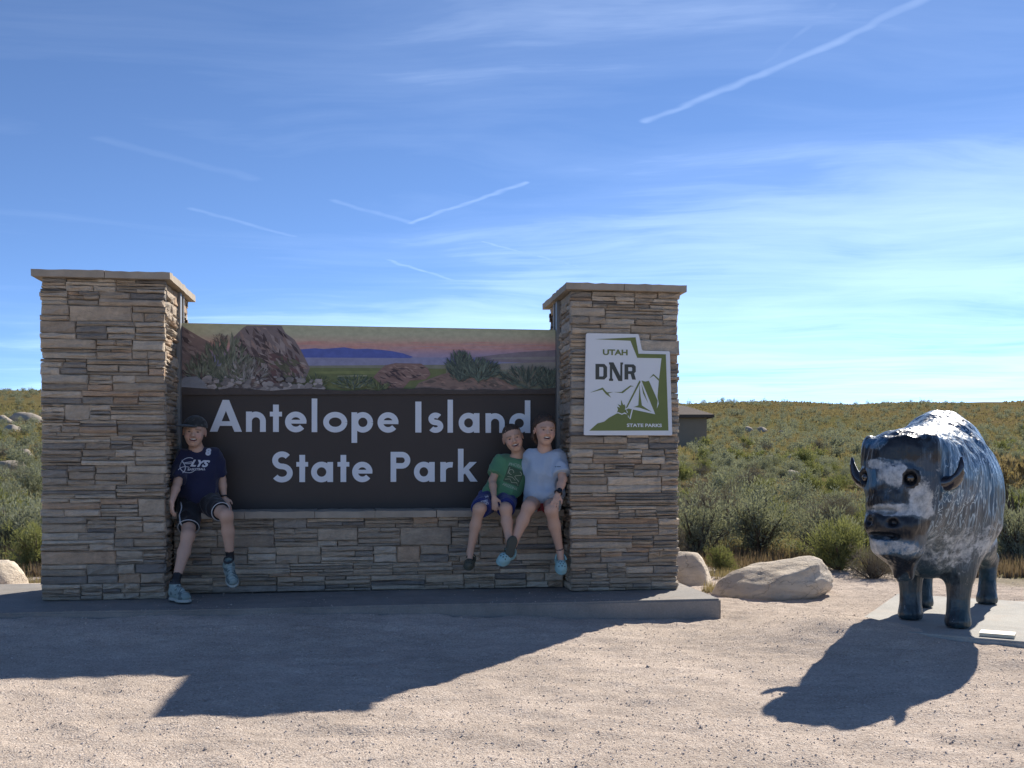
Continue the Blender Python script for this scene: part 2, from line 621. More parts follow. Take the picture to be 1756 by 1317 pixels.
def build_ground():
    def axis(lo, hi, f0, f1, step, g):
        a = list(np.arange(f0, f1, step))
        s = step
        x = f1
        while x < hi:
            a.append(x)
            s *= g
            x += s
        a.append(hi)
        s = step
        x = f0
        b = []
        while x > lo:
            s *= g
            x -= s
            b.append(x)
        b.append(lo - 1)
        return np.array(sorted(set(b + a)))
    xs = axis(-3000, 3000, -3.6, 4.4, .035, 1.09)
    ys = axis(-3000, 3600, 2.7, 8.6, .035, 1.045)
    X, Y = np.meshgrid(xs, ys)
    Z = gz(X, Y)
    V = np.stack([X, Y, Z], -1).reshape(-1, 3)
    nx, ny = len(xs), len(ys)
    i = np.arange(nx * ny).reshape(ny, nx)
    Fq = np.stack([i[:-1, :-1], i[:-1, 1:], i[1:, 1:], i[1:, :-1]], -1).reshape(-1, 4)
    e = veg_edge(X, Y)
    gravel = np.clip(.5 - e / .7, 0, 1)
    far_side = np.clip((Y + 12) / 6, 0, 1)
    gravel = gravel * far_side
    grass = np.clip(.5 + fbm(X * .08, Y * .08, 41, 3) * 1.6 + np.clip((-X - 10) / 30, 0, .5) - np.clip((Y - 70) / 60, 0, .7), 0, 1)
    cols = np.stack([gravel, grass, 0 * grass], -1).reshape(-1, 3)
    o = mesh_obj('ground', V, Fq, M_ground, smooth=True, cols=cols)
    tag(o, 'pale crushed-stone forecourt running out into the dry scrub hillside', 'ground', kind='structure')


build_ground()


def build_gravel():
    n = 46000
    y = 2.75 + (rng.random(n) ** 1.5) * 6.2
    x = (rng.random(n) * 2 - 1) * (y * .56 + .25)
    keep = (veg_edge(x, y) < .2)
    x, y = x[keep], y[keep]
    n = len(x)
    r = .0022 + .0045 * rng.random(n) ** 5
    r = np.where(rng.random(n) < .002, .006 + .004 * rng.random(n), r)
    base = np.array([[1, 0, 0], [0, 1, 0], [-1, 0, 0], [0, -1, 0], [0, 0, .55], [0, 0, -.6]])
    fc = np.array([[0, 1, 4], [1, 2, 4], [2, 3, 4], [3, 0, 4], [1, 0, 5], [2, 1, 5], [3, 2, 5], [0, 3, 5]])
    jit = base[None] * (1 + .5 * (rng.random((n, 6, 1)) - .5)) + .35 * (rng.random((n, 6, 3)) - .5)
    a = rng.random(n) * 6.283
    ca, sa = np.cos(a)[:, None], np.sin(a)[:, None]
    px = jit[..., 0] * ca - jit[..., 1] * sa
    py = jit[..., 0] * sa + jit[..., 1] * ca
    V = np.stack([px, py, jit[..., 2]], -1) * r[:, None, None]
    V[..., 0] += x[:, None]
    V[..., 1] += y[:, None]
    uu = x * cT_ + (y - 7.014) * sT_
    vv = -x * sT_ + (y - 7.014) * cT_
    on = (vv > -.5) & (vv < .9) & (uu < 1.33) & (uu > -3.8)
    V[..., 2] += np.where(on, .1385 + r * .5, gz(x, y) + r * .15)[:, None]
    V[on & (rng.random(n) < .8) & (vv > -.42)] = [0, 30, -2]
    Fc = (fc[None] + (np.arange(n) * 6)[:, None, None]).reshape(-1, 3)
    t = rng.random(n)
    tone = .62 + .62 * t
    hue = rng.random(n)
    c = np.stack([.56 * tone, (.465 + .03 * hue) * tone, (.385 + .06 * hue) * tone], -1)
    dark = rng.random(n) < .006
    c[dark] = c[dark] * .5
    cols = np.repeat(c, 6, axis=0)
    o = mesh_obj('gravel', V.reshape(-1, 3), Fc, M_pebble, cols=cols)
    tag(o, 'loose beige crushed-stone chips strewn over the forecourt', 'gravel', kind='stuff')


build_gravel()

# ------------------------------------------------------------------ the stone sign wall
TH = .14
WO = Vector((0, 7.014, .14))                       # wall frame: u along the wall, v into it, w up from the plinth top
cT, sT = math.cos(TH), math.sin(TH)


def wl(u, v, w=0.0):
    return Vector((WO.x + u * cT - v * sT, WO.y + u * sT + v * cT, WO.z + w))


UL, UR, PW, PD, PH = -3.118, 1.197, .767, .857, 2.13      # left edge, right edge, pillar width, depth, height
PAL = [((.52, .405, .275), 6), ((.57, .46, .325), 5), ((.45, .35, .24), 6), ((.42, .345, .25), 4.5), ((.34, .29, .225), 3), ((.52, .36, .225), 1.8), ((.62, .51, .365), 3.5), ((.25, .22, .18), 1.2)]
_pw = np.array([p[1] for p in PAL], float)
_pw /= _pw.sum()


def stone_color(R):
    c = np.array(PAL[R.choice(len(PAL), p=_pw)][0])
    return c * np.array([1.05, 1.075, 1.15]) * (.86 + .32 * R.random())


def ledge_layout(R, U, H):
    """courses of ledgestone: cells cut into thin strips"""
    out = []
    w = 0.0
    while w < H - 1e-4:
        ch = R.choice([.09, .105, .12, .13])
        if H - w - ch < .07:
            ch = H - w
        u = 0.0
        while u < U - 1e-4:
            cw = .13 + .34 * R.random() ** 1.1
            if U - u - cw < .09:
                cw = U - u
            k = R.choice([1, 2, 3, 4], p=[.05, .20, .40, .35])
            hs = .45 + R.random(k)
            hs = hs / hs.sum() * ch
            z = w
            for h in hs:
                nb = 1 if (h > .07 or cw < .2 or R.random() < .55) else 2
                cut = [0, cw] if nb == 1 else [0, cw * (.35 + .3 * R.random()), cw]
                for a, b in zip(cut[:-1], cut[1:]):
                    out.append((u + a, u + b, z, z + h))
                z += h
            u += cw
        w += ch
    return out


def stone_geo(R, u0, u1, w0, w1, d, back):
    """rough split-faced stone; coordinates (u, outward, w)"""
    g = .0008 + .0012 * R.random()
    u0, u1, w0, w1 = u0 + g, u1 - g, w0 + g, w1 - g
    b = min(.008, (w1 - w0) * .28, (u1 - u0) * .2)
    nu, nw = 4, 3
    us = np.linspace(u0 + b, u1 - b, nu)
    ws = np.linspace(w0 + b, w1 - b, nw)
    V = []
    tilt_w = (R.random() - .5) * .010
    tilt_u = (R.random() - .5) * .012
    for j in range(nw):
        for i in range(nu):
            s, t = i / (nu - 1) - .5, j / (nw - 1) - .5
            V.append((us[i] + (R.random() - .5) * b * .8, d + tilt_u * s + tilt_w * t + (R.random() - .5) * .015 + (.003 if 0 < i < nu - 1 and j == 1 else 0), ws[j] + (R.random() - .5) * b * .9))
    border = [0, 1, 2, 3, 7, 11, 10, 9, 8, 4]
    fr = [(j * nu + i, j * nu + i + 1, (j + 1) * nu + i + 1, (j + 1) * nu + i) for j in range(nw - 1) for i in range(nu - 1)]
    def edge(k, dd):
        i, j = k % nu, k // nu
        uu = u0 if i == 0 else u1 if i == nu - 1 else us[i]
        ww = w0 if j == 0 else w1 if j == nw - 1 else ws[j]
        return (uu, dd, ww)
    n = len(border)
    for k in border:
        q = edge(k, d - b * (.6 + 1.2 * R.random()))
        V.append((q[0] + (R.random() - .5) * .006, q[1], q[2] + (R.random() - .5) * .0045))
    V += [edge(k, back) for k in border]
    o1, o2 = nu * nw, nu * nw + n
    for a in range(n):
        c = (a + 1) % n
        fr.append((border[a], o1 + a, o1 + c, border[c]))
        fr.append((o1 + a, o2 + a, o2 + c, o1 + c))
    return V, fr


def face_stones(parent, part_parent, U, H, place, seed, as_parts, grow_ends=(False, False), dmin=-.004, dvar=.020, limit=999):
    """place(u, out, w) -> local coordinates of the thing; returns number of stones built as parts"""
    R = np.random.default_rng(seed)
    rects = ledge_layout(R, U, H)
    mbv, mbf, mbc = [], [], []
    cnt = 0
    order = list(range(len(rects)))
    big = set(sorted(order, key=lambda i: -(rects[i][1] - rects[i][0]) * (rects[i][3] - rects[i][2]))[:limit])
    for i in order:
        u0, u1, w0, w1 = rects[i]
        d = dmin + dvar * R.random()
        if grow_ends[0] and u0 < 1e-4:
            u0 -= .002 + .016 * R.random()
        if grow_ends[1] and u1 > U - 1e-4:
            u1 += .002 + .016 * R.random()
        V, Fc = stone_geo(R, u0, u1, w0, w1, d, -.04)
        V = [place(*v) for v in V]
        c = stone_color(R)
        if as_parts and i in big:
            ce = np.mean(V, axis=0)
            o = mesh_obj('stone', np.array(V) - ce, Fc, M_stone, part_parent, cols=np.tile(c, (len(V), 1)))
            o.location = ce
            cnt += 1
        else:
            n = len(mbv)
            mbv += V
            mbf += [tuple(k + n for k in f) for f in Fc]
            mbc += [c] * len(V)
    return cnt, mbv, mbf, mbc


def fix_normals(o):
    bm = bmesh.new()
    bm.from_mesh(o.data)
    bmesh.ops.recalc_face_normals(bm, faces=bm.faces)
    bm.to_mesh(o.data)
    bm.free()


def cap_block(parent, x0, x1, y0, y1, z0, z1, seed, name='cap_stone'):
    """a rough-edged coping stone: subdivided box with chipped rim"""
    R = np.random.default_rng(seed)
    bm = bmesh.new()
    nx, ny = max(2, int((x1 - x0) / .05)), max(2, int((y1 - y0) / .05))
    mb = MB()
    xs, ys = np.linspace(x0, x1, nx + 1), np.linspace(y0, y1, ny + 1)
    top, bot = {}, {}
    V, Fc = [], []
    for j in range(ny + 1):
        for i in range(nx + 1):
            e = (i in (0, nx)) or (j in (0, ny))
            jx = (R.random() - .5) * .008 if i in (0, nx) else 0
            jy = (R.random() - .5) * .008 if j in (0, ny) else 0
            top[i, j] = len(V)
            V.append((xs[i] + jx, ys[j] + jy, z1 + (R.random() - .5) * .004 - (.006 * R.random() if e else 0)))
            bot[i, j] = len(V)
            V.append((xs[i] + jx * .6, ys[j] + jy * .6, z0 + (R.random() - .5) * .002))
    for j in range(ny):
        for i in range(nx):
            Fc.append((top[i, j], top[i + 1, j], top[i + 1, j + 1], top[i, j + 1]))
            Fc.append((bot[i, j], bot[i, j + 1], bot[i + 1, j + 1], bot[i + 1, j]))
    for i in range(nx):
        Fc.append((bot[i, 0], bot[i + 1, 0], top[i + 1, 0], top[i, 0]))
        Fc.append((bot[i + 1, ny], bot[i, ny], top[i, ny], top[i + 1, ny]))
    for j in range(ny):
        Fc.append((bot[0, j + 1], bot[0, j], top[0, j], top[0, j + 1]))
        Fc.append((bot[nx, j], bot[nx, j + 1], top[nx, j + 1], top[nx, j]))
    bm.free()
    return mesh_obj(name, V, Fc, M_cap, parent)


def build_pillar(u0, label, seed, vis_side):
    """vis_side: +1 when the right-hand face is the one towards the sign board"""
    t = empty('stone_pillar', wl(u0, 0), TH)
    tag(t, label, 'pillar', 'stone pillars of the park sign')
    mb = MB()
    mb.box(.028, PW - .028, .028, PD - .028, .003, PH - .002)
    mb.build('core', M_mortar, t)
    sv, sf, sc = [], [], []

    def take(r):
        n = len(sv)
        sv.extend(r[1])
        sf.extend([tuple(k + n for k in f) for f in r[2]])
        sc.extend(r[3])
        return r[0]
    H = PH - .004
    lz = lambda w: w + .004
    # front (towards the camera), full width with returns at the corners
    n = take(face_stones(t, t, PW, H, lambda u, o, w: (u, -o, lz(w)), seed, True, (True, True), limit=190))
    side = PD - .08
    right = face_stones(t, t, side, H, lambda u, o, w: (PW + o, .04 + u, lz(w)), seed + 1, vis_side > 0, limit=105)
    n += take(right)
    left = face_stones(t, t, side, H, lambda u, o, w: (-o, .04 + u, lz(w)), seed + 2, vis_side < 0, limit=105)
    n += take(left)
    take(face_stones(t, t, PW, H, lambda u, o, w: (u, PD + o, lz(w)), seed + 3, False, (True, True)))
    o = mesh_obj('stone_cladding', sv, sf, M_stone, t, cols=np.array(sc))
    o['kind'] = 'stuff'
    ov = .055
    mx = PW / 2 + (.02 if seed % 2 else -.02)
    ysp = [-ov, PD * .36, PD * .68, PD + ov]
    k = 0
    for a, b in zip(ysp[:-1], ysp[1:]):
        for c, d in ((-ov, mx), (mx, PW + ov)):
            cap_block(t, c + .0015, d - .0015, a + .0015, b - .0015, PH, PH + .05, seed * 10 + k)
            k += 1
    for ch in t.children:
        if ch.name.startswith(('stone', 'cap')):
            fix_normals(ch)
    return t


pil_l = build_pillar(UL, 'taller-looking ledgestone pillar at the left end of the sign, beside the boy in the cap', 101, 1)
pil_r = build_pillar(UR - PW, 'ledgestone pillar at the right end of the sign, carrying the white and green emblem board', 202, -1)


def build_plinth():
    u0, u1, v0, v1 = UL - .75, 1.343, -.51, 1.05
    t = empty('concrete_plinth', wl((u0 + u1) / 2, 0, -.2), TH)
    tag(t, 'long low grey concrete plinth under the stone sign wall', 'plinth')
    cx = (u0 + u1) / 2
    bm = bmesh.new()
    bmesh.ops.create_cube(bm, size=1)
    for v in bm.verts:
        v.co = Vector(((v.co.x) * (u1 - u0), v0 + (v.co.y + .5) * (v1 - v0), (v.co.z + .5) * .2))
    bmesh.ops.bevel(bm, geom=[e for e in bm.edges], offset=.012, segments=2, affect='EDGES')
    bmesh.ops.subdivide_edges(bm, edges=[e for e in bm.edges if e.calc_length() > .8], cuts=40, use_grid_fill=True)
    for v in bm.verts:
        v.co.z += .004 * math.sin(v.co.x * 3.1) * (1 if v.co.z > .1 else 0) * .5
    me = bpy.data.meshes.new('slab')
    bm.to_mesh(me)
    bm.free()
    link_mesh('slab', me, M_conc, t, smooth=False)


build_plinth()

LV0, LV1, LW = .20, .62, .573        # ledge front, back, top


def build_low_wall():
    ua, ub = UL + PW, UR - PW
    U = ub - ua
    t = empty('stone_bench_wall', wl(ua, .245), TH)
    tag(t, 'low ledgestone wall with a coping ledge, used as a seat below the sign board', 'wall')
    H = LW - .05
    mb = MB()
    mb.box(.02, U - .02, .028, .40, .003, H - .001)
    mb.build('core', M_mortar, t)
    n, v, f, c = face_stones(t, t, U - .036, H - .004, lambda u, o, w: (u + .018, -o, w + .004), 303, True, limit=295)
    if v:
        o = mesh_obj('stone_cladding', v, f, M_stone, t, cols=np.array(c))
        o['kind'] = 'stuff'
    n, v, f, c = face_stones(t, t, U - .036, H - .004, lambda u, o, w: (u + .018, .43 + o, w + .004), 304, False)
    o = mesh_obj('stone_cladding', v, f, M_stone, t, cols=np.array(c))
    o['kind'] = 'stuff'
    joints = [-2.351, -2.21, -1.851, -1.369, -.951, -.518, -.048, .43]
    k = 0
    for a, b in zip(joints[:-1], joints[1:]):
        cap_block(t, a - ua + (.02 if k == 0 else .0025), b - ua - (.02 if b > .4 else .0025), LV0 - .245, LV1 - .245, H, LW, 900 + k, 'coping_stone')
        k += 1
    for ch in t.children:
        if ch.name.startswith(('stone', 'cop')):
            fix_normals(ch)


build_low_wall()

# ------------------------------------------------------------------ sign board with printed scenery and lettering
def print_material():
    m, n, b = new_mat('printed_panel')
    tc = n.n('ShaderNodeTexCoord')
    at = n.n('ShaderNodeAttribute', attribute_name='col')
    k = n.ramp(n.noise(n.mapping(tc.outputs['Object'], (1, 1, 1.6)), 18, 6, .6), [(.25, 1.3), (.75, 1.85)])
    n.l(n.mix(1.0, at.outputs[0], k, 'MULTIPLY'), b.inputs['Base Color'])
    b.inputs['Roughness'].default_value = .5
    b.inputs['Specular IOR Level'].default_value = .3
    return m


M_print = print_material()
M_brown = simple_mat('brown_sign_paint', (.060, .046, .038), .5, .16, 2.2, spec=.3)
UA, UB = UL + PW, UR - PW
BV = .52


def build_board():
    t = empty('sign_board', wl(UA, BV, LW), TH)
    tag(t, 'wide dark brown park sign board with printed desert scenery and white lettering', 'sign')

    xs_ = np.array([20, 860, 1690.])
    us_ = np.array([-2.344, -.992, .415])
    q = np.polyfit(xs_, us_, 2)

    def P(x, y):
        u = np.polyval(q, x)
        w = 1.912 - (y - (43 + 19 * (x - 20) / 1670)) * .00166
        return (u - UA, w - LW)
    X0, X1 = .012, UB - UA - .012
    Z0, Z1 = -.004, 1.918 - LW
    mb = MB()
    mb.box(X0, X1, 0, .045, Z0, Z1)
    mb.build('panel', M_brown, t)
    # mounting channels on the pillar faces
    for a in (-.002, UB - UA - .026):
        c = MB()
        c.box(a, a + .028, -.07, -.012, .001, PH - LW - .002)
        c.box(a, a + .028, .055, .08, .001, PH - LW - .002)
        c.build('mounting_channel', M_steel, t)
    # printed scenery: flat shapes and strokes of ink
    R = np.random.default_rng(5)
    V, Fc, Cc = [], [], []
    lay = [0.0012]

    def poly(pts, col, grad=None, step=.00001):
        lay[0] += step
        n = len(V)
        tri = tessellate_polygon([[Vector((p[0], p[1], 0)) for p in pts]])
        for i, p in enumerate(pts):
            V.append((min(max(p[0], X0), X1), -lay[0], min(max(p[1], Z0), Z1)))
            Cc.append(col[i] if grad else col)
        Fc.extend([tuple(k + n for k in tr) for tr in tri])
    # dusk sky in bands
    bands = [(30, (.31, .30, .18)), (85, (.33, .31, .20)), (110, (.36, .27, .19)), (128, (.40, .22, .17)), (150, (.36, .21, .20)), (172, (.27, .20, .25)), (196, (.22, .19, .26))]
    for (ya, ca), (yb, cb) in zip(bands[:-1], bands[1:]):
        poly([P(0, ya), P(1712, ya), P(1712, yb), P(0, yb)], [ca, ca, cb, cb], True)
    # soft pink clouds
    for k in range(40):
        x, y, wv = 560 + R.random() * 1130, 118 + R.random() * 34, 30 + 90 * R.random()
        c = (.40, .20, .16) if R.random() < .5 else (.35, .22, .20)
        poly([P(x - wv, y), P(x, y - 2 - 2 * R.random()), P(x + wv, y), P(x, y + 2)], c)
    poly([P(0, 186)] + [P(1712, 186), P(1712, 232), P(0, 232)], (.19, .185, .26))
    poly([P(540, 188), P(555, 152), P(620, 147), P(660, 150), P(705, 146), P(750, 142), P(800, 150), P(850, 148), P(905, 152), P(960, 158), P(1010, 168), P(1055, 184), P(1040, 189)], (.075, .095, .26))
    poly([P(0, 228), P(1712, 214), P(1712, 345), P(0, 345)], (.16, .155, .11))
    poly([P(560, 232), P(1200, 236), P(1200, 345), P(560, 345)], (.115, .125, .05))
    poly([P(620, 250), P(900, 246), P(900, 262), P(620, 258)], (.15, .16, .06))
    poly([P(720, 268), P(850, 265), P(850, 271), P(720, 273)], (.24, .22, .12))
    poly([P(1330, 184), P(1420, 172), P(1530, 160), P(1712, 150), P(1712, 215), P(1330, 200)], (.17, .14, .15))
    poly([P(1400, 186), P(1712, 180), P(1712, 196), P(1400, 192)], (.21, .19, .17))
    poly([P(1440, 212), P(1712, 205), P(1712, 240), P(1440, 240)], (.20, .18, .15))

    def inside(pt, pl):
        x, y = pt
        r = False
        j = len(pl) - 1
        for i in range(len(pl)):
            if (pl[i][1] > y) != (pl[j][1] > y) and x < (pl[j][0] - pl[i][0]) * (y - pl[i][1]) / (pl[j][1] - pl[i][1]) + pl[i][0]:
                r = not r
            j = i
        return r

    def strokes(pl, cols, n, size, ang, spread=.5, asp=3.0):
        xs, ys = [p[0] for p in pl], [p[1] for p in pl]
        k = 0
        tries = 0
        while k < n and tries < n * 8:
            tries += 1
            x, y = min(xs) + R.random() * (max(xs) - min(xs)), min(ys) + R.random() * (max(ys) - min(ys))
            if not inside((x, y), pl):
                continue
            a = ang + (R.random() - .5) * 2 * spread
            l = size * (.5 + R.random())
            b = l / asp
            dx, dy = math.cos(a), math.sin(a)
            pts = [(x - dx * l, y - dy * l), (x + dy * b * (.5 + R.random()), y - dx * b), (x + dx * l, y + dy * l), (x - dy * b, y + dx * b * (.5 + R.random()))]
            if not all(inside(p, pl) for p in pts):
                continue
            c = np.array(cols[R.integers(len(cols))]) * (.8 + .4 * R.random())
            poly([P(*p) for p in pts], tuple(c))
            k += 1
    rock = [(.17, .125, .11), (.12, .085, .075), (.21, .165, .145), (.07, .048, .045), (.19, .13, .105)]
    L = [(0, 38), (20, 47), (60, 70), (120, 105), (160, 125), (150, 160), (175, 200), (150, 330), (0, 335)]
    poly([P(*p) for p in L], (.15, .105, .09))
    strokes(L, rock, 70, 22, .6, .4)
    B = [(255, 105), (300, 60), (318, 49), (472, 49), (490, 82), (530, 110), (560, 160), (598, 235), (560, 330), (240, 330), (230, 180)]
    poly([P(*p) for p in B], (.15, .115, .105))
    strokes(B, rock, 160, 24, .9, .6)
    strokes(B, [(.05, .035, .033)], 26, 26, .75, .4, 5)
    BL = [(345, 175), (430, 160), (540, 170), (590, 250), (560, 320), (380, 320)]
    strokes(BL, [(.065, .045, .04), (.10, .055, .05), (.08, .075, .045)], 70, 22, .8, .7)
    M2 = [(878, 275), (900, 250), (930, 222), (975, 212), (1090, 214), (1120, 235), (1132, 262), (1110, 285), (1040, 290), (1010, 325), (930, 325)]
    poly([P(*p) for p in M2], (.17, .105, .085))
    strokes(M2, [(.20, .13, .105), (.14, .085, .07), (.24, .16, .13), (.06, .04, .04)], 90, 18, .35, .4, 5)
    M3 = [(1080, 300), (1180, 262), (1250, 245), (1400, 275), (1480, 280), (1530, 340), (1050, 340)]
    poly([P(*p) for p in M3], (.17, .115, .09))
    strokes(M3, [(.20, .13, .10), (.15, .10, .08), (.10, .075, .06)], 80, 20, .2, .5)

    def bush(cx, cy, rx, ry, cols, n, size):
        for k in range(n):
            a, r = R.random() * 6.283, R.random() ** .6
            x, y = cx + rx * r * math.cos(a), cy + ry * r * math.sin(a)
            up = math.atan2(y - (cy + ry * 1.1), (x - cx) * .9) + (R.random() - .5) * .7
            l = size * (.5 + R.random())
            dx, dy = math.cos(up) * l, math.sin(up) * l
            b = l * .16
            c = np.array(cols[R.integers(len(cols))]) * (.75 + .5 * R.random())
            poly([P(x - dx, y - dy), P(x - dy * .17, y + dx * .17), P(x + dx, y + dy), P(x + dy * .17, y - dx * .17)], tuple(c))
    sage = [(.12, .125, .085), (.09, .10, .06), (.15, .15, .11), (.065, .07, .05)]
    bush(230, 210, 110, 110, sage, 330, 20)
    bush(320, 260, 90, 60, [(.17, .15, .13), (.11, .10, .075), (.20, .18, .16)], 170, 15)
    bush(120, 240, 70, 60, sage, 110, 18)
    bush(200, 105, 40, 18, [(.16, .11, .09), (.10, .075, .06)], 40, 8)
    dk = [(.05, .065, .05), (.075, .09, .065), (.09, .11, .08), (.04, .05, .04)]
    bush(1265, 225, 62, 62, dk, 260, 17)
    bush(1345, 240, 95, 48, dk, 220, 17)
    bush(1560, 275, 120, 45, dk + [(.12, .11, .08)], 240, 17)
    bush(1650, 285, 60, 50, dk, 120, 16)
    gr = [(.10, .115, .05), (.075, .085, .04), (.13, .13, .06), (.055, .065, .04)]
    bush(620, 300, 70, 30, gr, 120, 14)
    bush(790, 300, 90, 28, dk + gr, 170, 13)
    bush(900, 315, 60, 20, gr, 70, 12)
    for k in range(150):
        x = 20 + R.random() * 640
        y = 335 - R.random() ** 1.5 * 60
        rr = 5 + 15 * R.random()
        pts = [P(x + rr * (.7 + .5 * R.random()) * math.cos(a), y + rr * .6 * (.7 + .5 * R.random()) * math.sin(a)) for a in np.linspace(0, 5.4, 7)]
        g = .10 + .16 * R.random()
        poly(pts, (g * 1.08, g * .95, g * .87))
    Lb = [P(15, 300), P(50, 275), P(100, 272), P(135, 300), P(150, 335), P(15, 335)]
    poly(Lb, (.17, .17, .175))
    # torn lower edge where the scenery meets the brown field
    edge = [(0, 318), (60, 320), (130, 325), (200, 329), (250, 322), (330, 326), (420, 336), (520, 328), (600, 325), (680, 331), (760, 336), (850, 330), (900, 336), (960, 325), (1040, 328), (1110, 322), (1200, 332), (1290, 335), (1370, 330), (1450, 336), (1540, 327), (1600, 331), (1712, 322)]
    poly([P(*p) for p in edge] + [P(1712, 352), P(0, 352)], (.047, .036, .030), step=.0005)
    nI = len(V)
    o = mesh_obj('printed_scenery', V, Fc, M_print, t, cols=np.array(Cc))
    # lettering
    S = .041

    def arc(cx, cy, rx, ry, a0, a1, n=28):
        return [(cx + rx * math.cos(math.radians(a0 + (a1 - a0) * i / n)), cy + ry * math.sin(math.radians(a0 + (a1 - a0) * i / n))) for i in range(n + 1)]

    def letter(ch, u0, u1, bl, X, C, A):
        m = MB()
        w = u1 - u0
        k = [0]
        h = S / 2

        def y():
            k[0] += 1
            return -.007 - .00025 * k[0]

        def rect(a, b, c, d):
            m.prism([(a, c), (b, c), (b, d), (a, d)], y(), 0)

        def rib(pts):
            m.ribbon(pts, S, y(), 0)
        if ch == 'A':
            m.prism([(0, 0), (.235 * w, 0), (.5 * w, .66 * C), (.5 * w, C), (.4 * w, C)], y(), 0)
            m.prism([(.5 * w, .66 * C), (.765 * w, 0), (w, 0), (.6 * w, C), (.5 * w, C)], y(), 0)
            rect(.3 * w, .7 * w, .185 * C, .33 * C)
        elif ch in 'lI':
            rect(0, w, 0, A if ch == 'l' else C)
        elif ch == 'n':
            rect(0, S, 0, X)
            r = w / 2
            rib([(w - h, 0)] + arc(w / 2, X - r, r - h, r - h, 0, 170))
        elif ch == 't':
            rect(w / 2 - h, w / 2 + h, 0, X + .052)
            rect(0, w, X - .034, X)
        elif ch == 'e':
            rib(arc(w / 2, X / 2, w / 2 - h, X / 2 - h + .002, 0, 322, 40))
            rect(h, w - .001, X / 2 - .012, X / 2 + .016)
        elif ch == 'o':
            rib(arc(w / 2, X / 2, w / 2 - h, X / 2 - h + .002, 0, 360, 48))
        elif ch in 'pad':
            rw = (w - .008) / 2
            cx = w - rw if ch == 'p' else rw
            rib(arc(cx, X / 2, rw - h, X / 2 - h + .002, 0, 360, 48))
            if ch == 'p':
                rect(0, S, -.078, X)
            else:
                rect(w - S, w, 0, X if ch == 'a' else A)
        elif ch in 'sS':
            H = X if ch == 's' else C
            r1 = (H - S + .004) * .24
            r2 = (H - S + .004) * .26
            rx = w / 2 - h
            top = arc(w / 2, H - h + .002 - r1, rx * .88, r1, 35, 262, 24)
            bot = arc(w / 2, h - .002 + r2, rx, r2, 82, -148, 24)
            rib(top + bot)
        elif ch == 'P':
            rect(0, S, 0, C)
            bh = .56 * C
            r = bh / 2
            cy = C - r
            rib([(h, C - h), (w - r, C - h)] + arc(w - r, cy, r - h, r - h, 88, -88, 20) + [(w - r, C - bh + h), (h, C - bh + h)])
        elif ch == 'r':
            rect(0, S, 0, X)
            rib(arc(w - .016, X - .064, w - .016 - h, .064 - h, 172, 78, 14))
        elif ch == 'k':
            rect(0, S, 0, A)
            m.prism([(S, .36 * X), (w - .056, X), (w - .006, X), (S, .62 * X - .035)][0:1] + [(S * .9, .64 * X), (w - .060, X), (w - .006, X), (S * 1.2, .40 * X)], y(), 0)
            m.prism([(S * 1.05, .52 * X), (w - .054, 0), (w, 0), (S * 1.7, .70 * X)], y(), 0)
        o = m.build('letter', M_white, t)
        o.location = (u0 - UA, -.0005, bl - LW)
        return o
    L1 = [('A', -2.132, -1.906), ('n', -1.877, -1.737), ('t', -1.708, -1.622), ('e', -1.6, -1.446), ('l', -1.409, -1.369), ('o', -1.326, -1.152), ('p', -1.121, -.964), ('e', -.931, -.777), ('I', -.653, -.608), ('s', -.56, -.445), ('l', -.413, -.373), ('a', -.33, -.174), ('n', -.128, .017), ('d', .052, .212)]
    L2 = [('S', -1.698, -1.545), ('t', -1.519, -1.435), ('a', -1.413, -1.255), ('t', -1.223, -1.137), ('e', -1.116, -.968), ('P', -.835, -.69), ('a', -.663, -.509), ('r', -.467, -.371), ('k', -.335, -.188)]
    for ch, a, b in L1:
        letter(ch, a, b, 1.136, .147, .230, .246)
    for ch, a, b in L2:
        letter(ch, a, b, .770, .147, .222, .246)


build_board()


# ------------------------------------------------------------------ emblem board on the right pillar
M_embw = simple_mat('emblem_white', (.72, .73, .73), .45, .04, 8)
M_embg = simple_mat('emblem_green', (.155, .185, .045), .5, .08, 10)
M_embd = simple_mat('emblem_dark', (.055, .058, .045), .5, .05, 10)


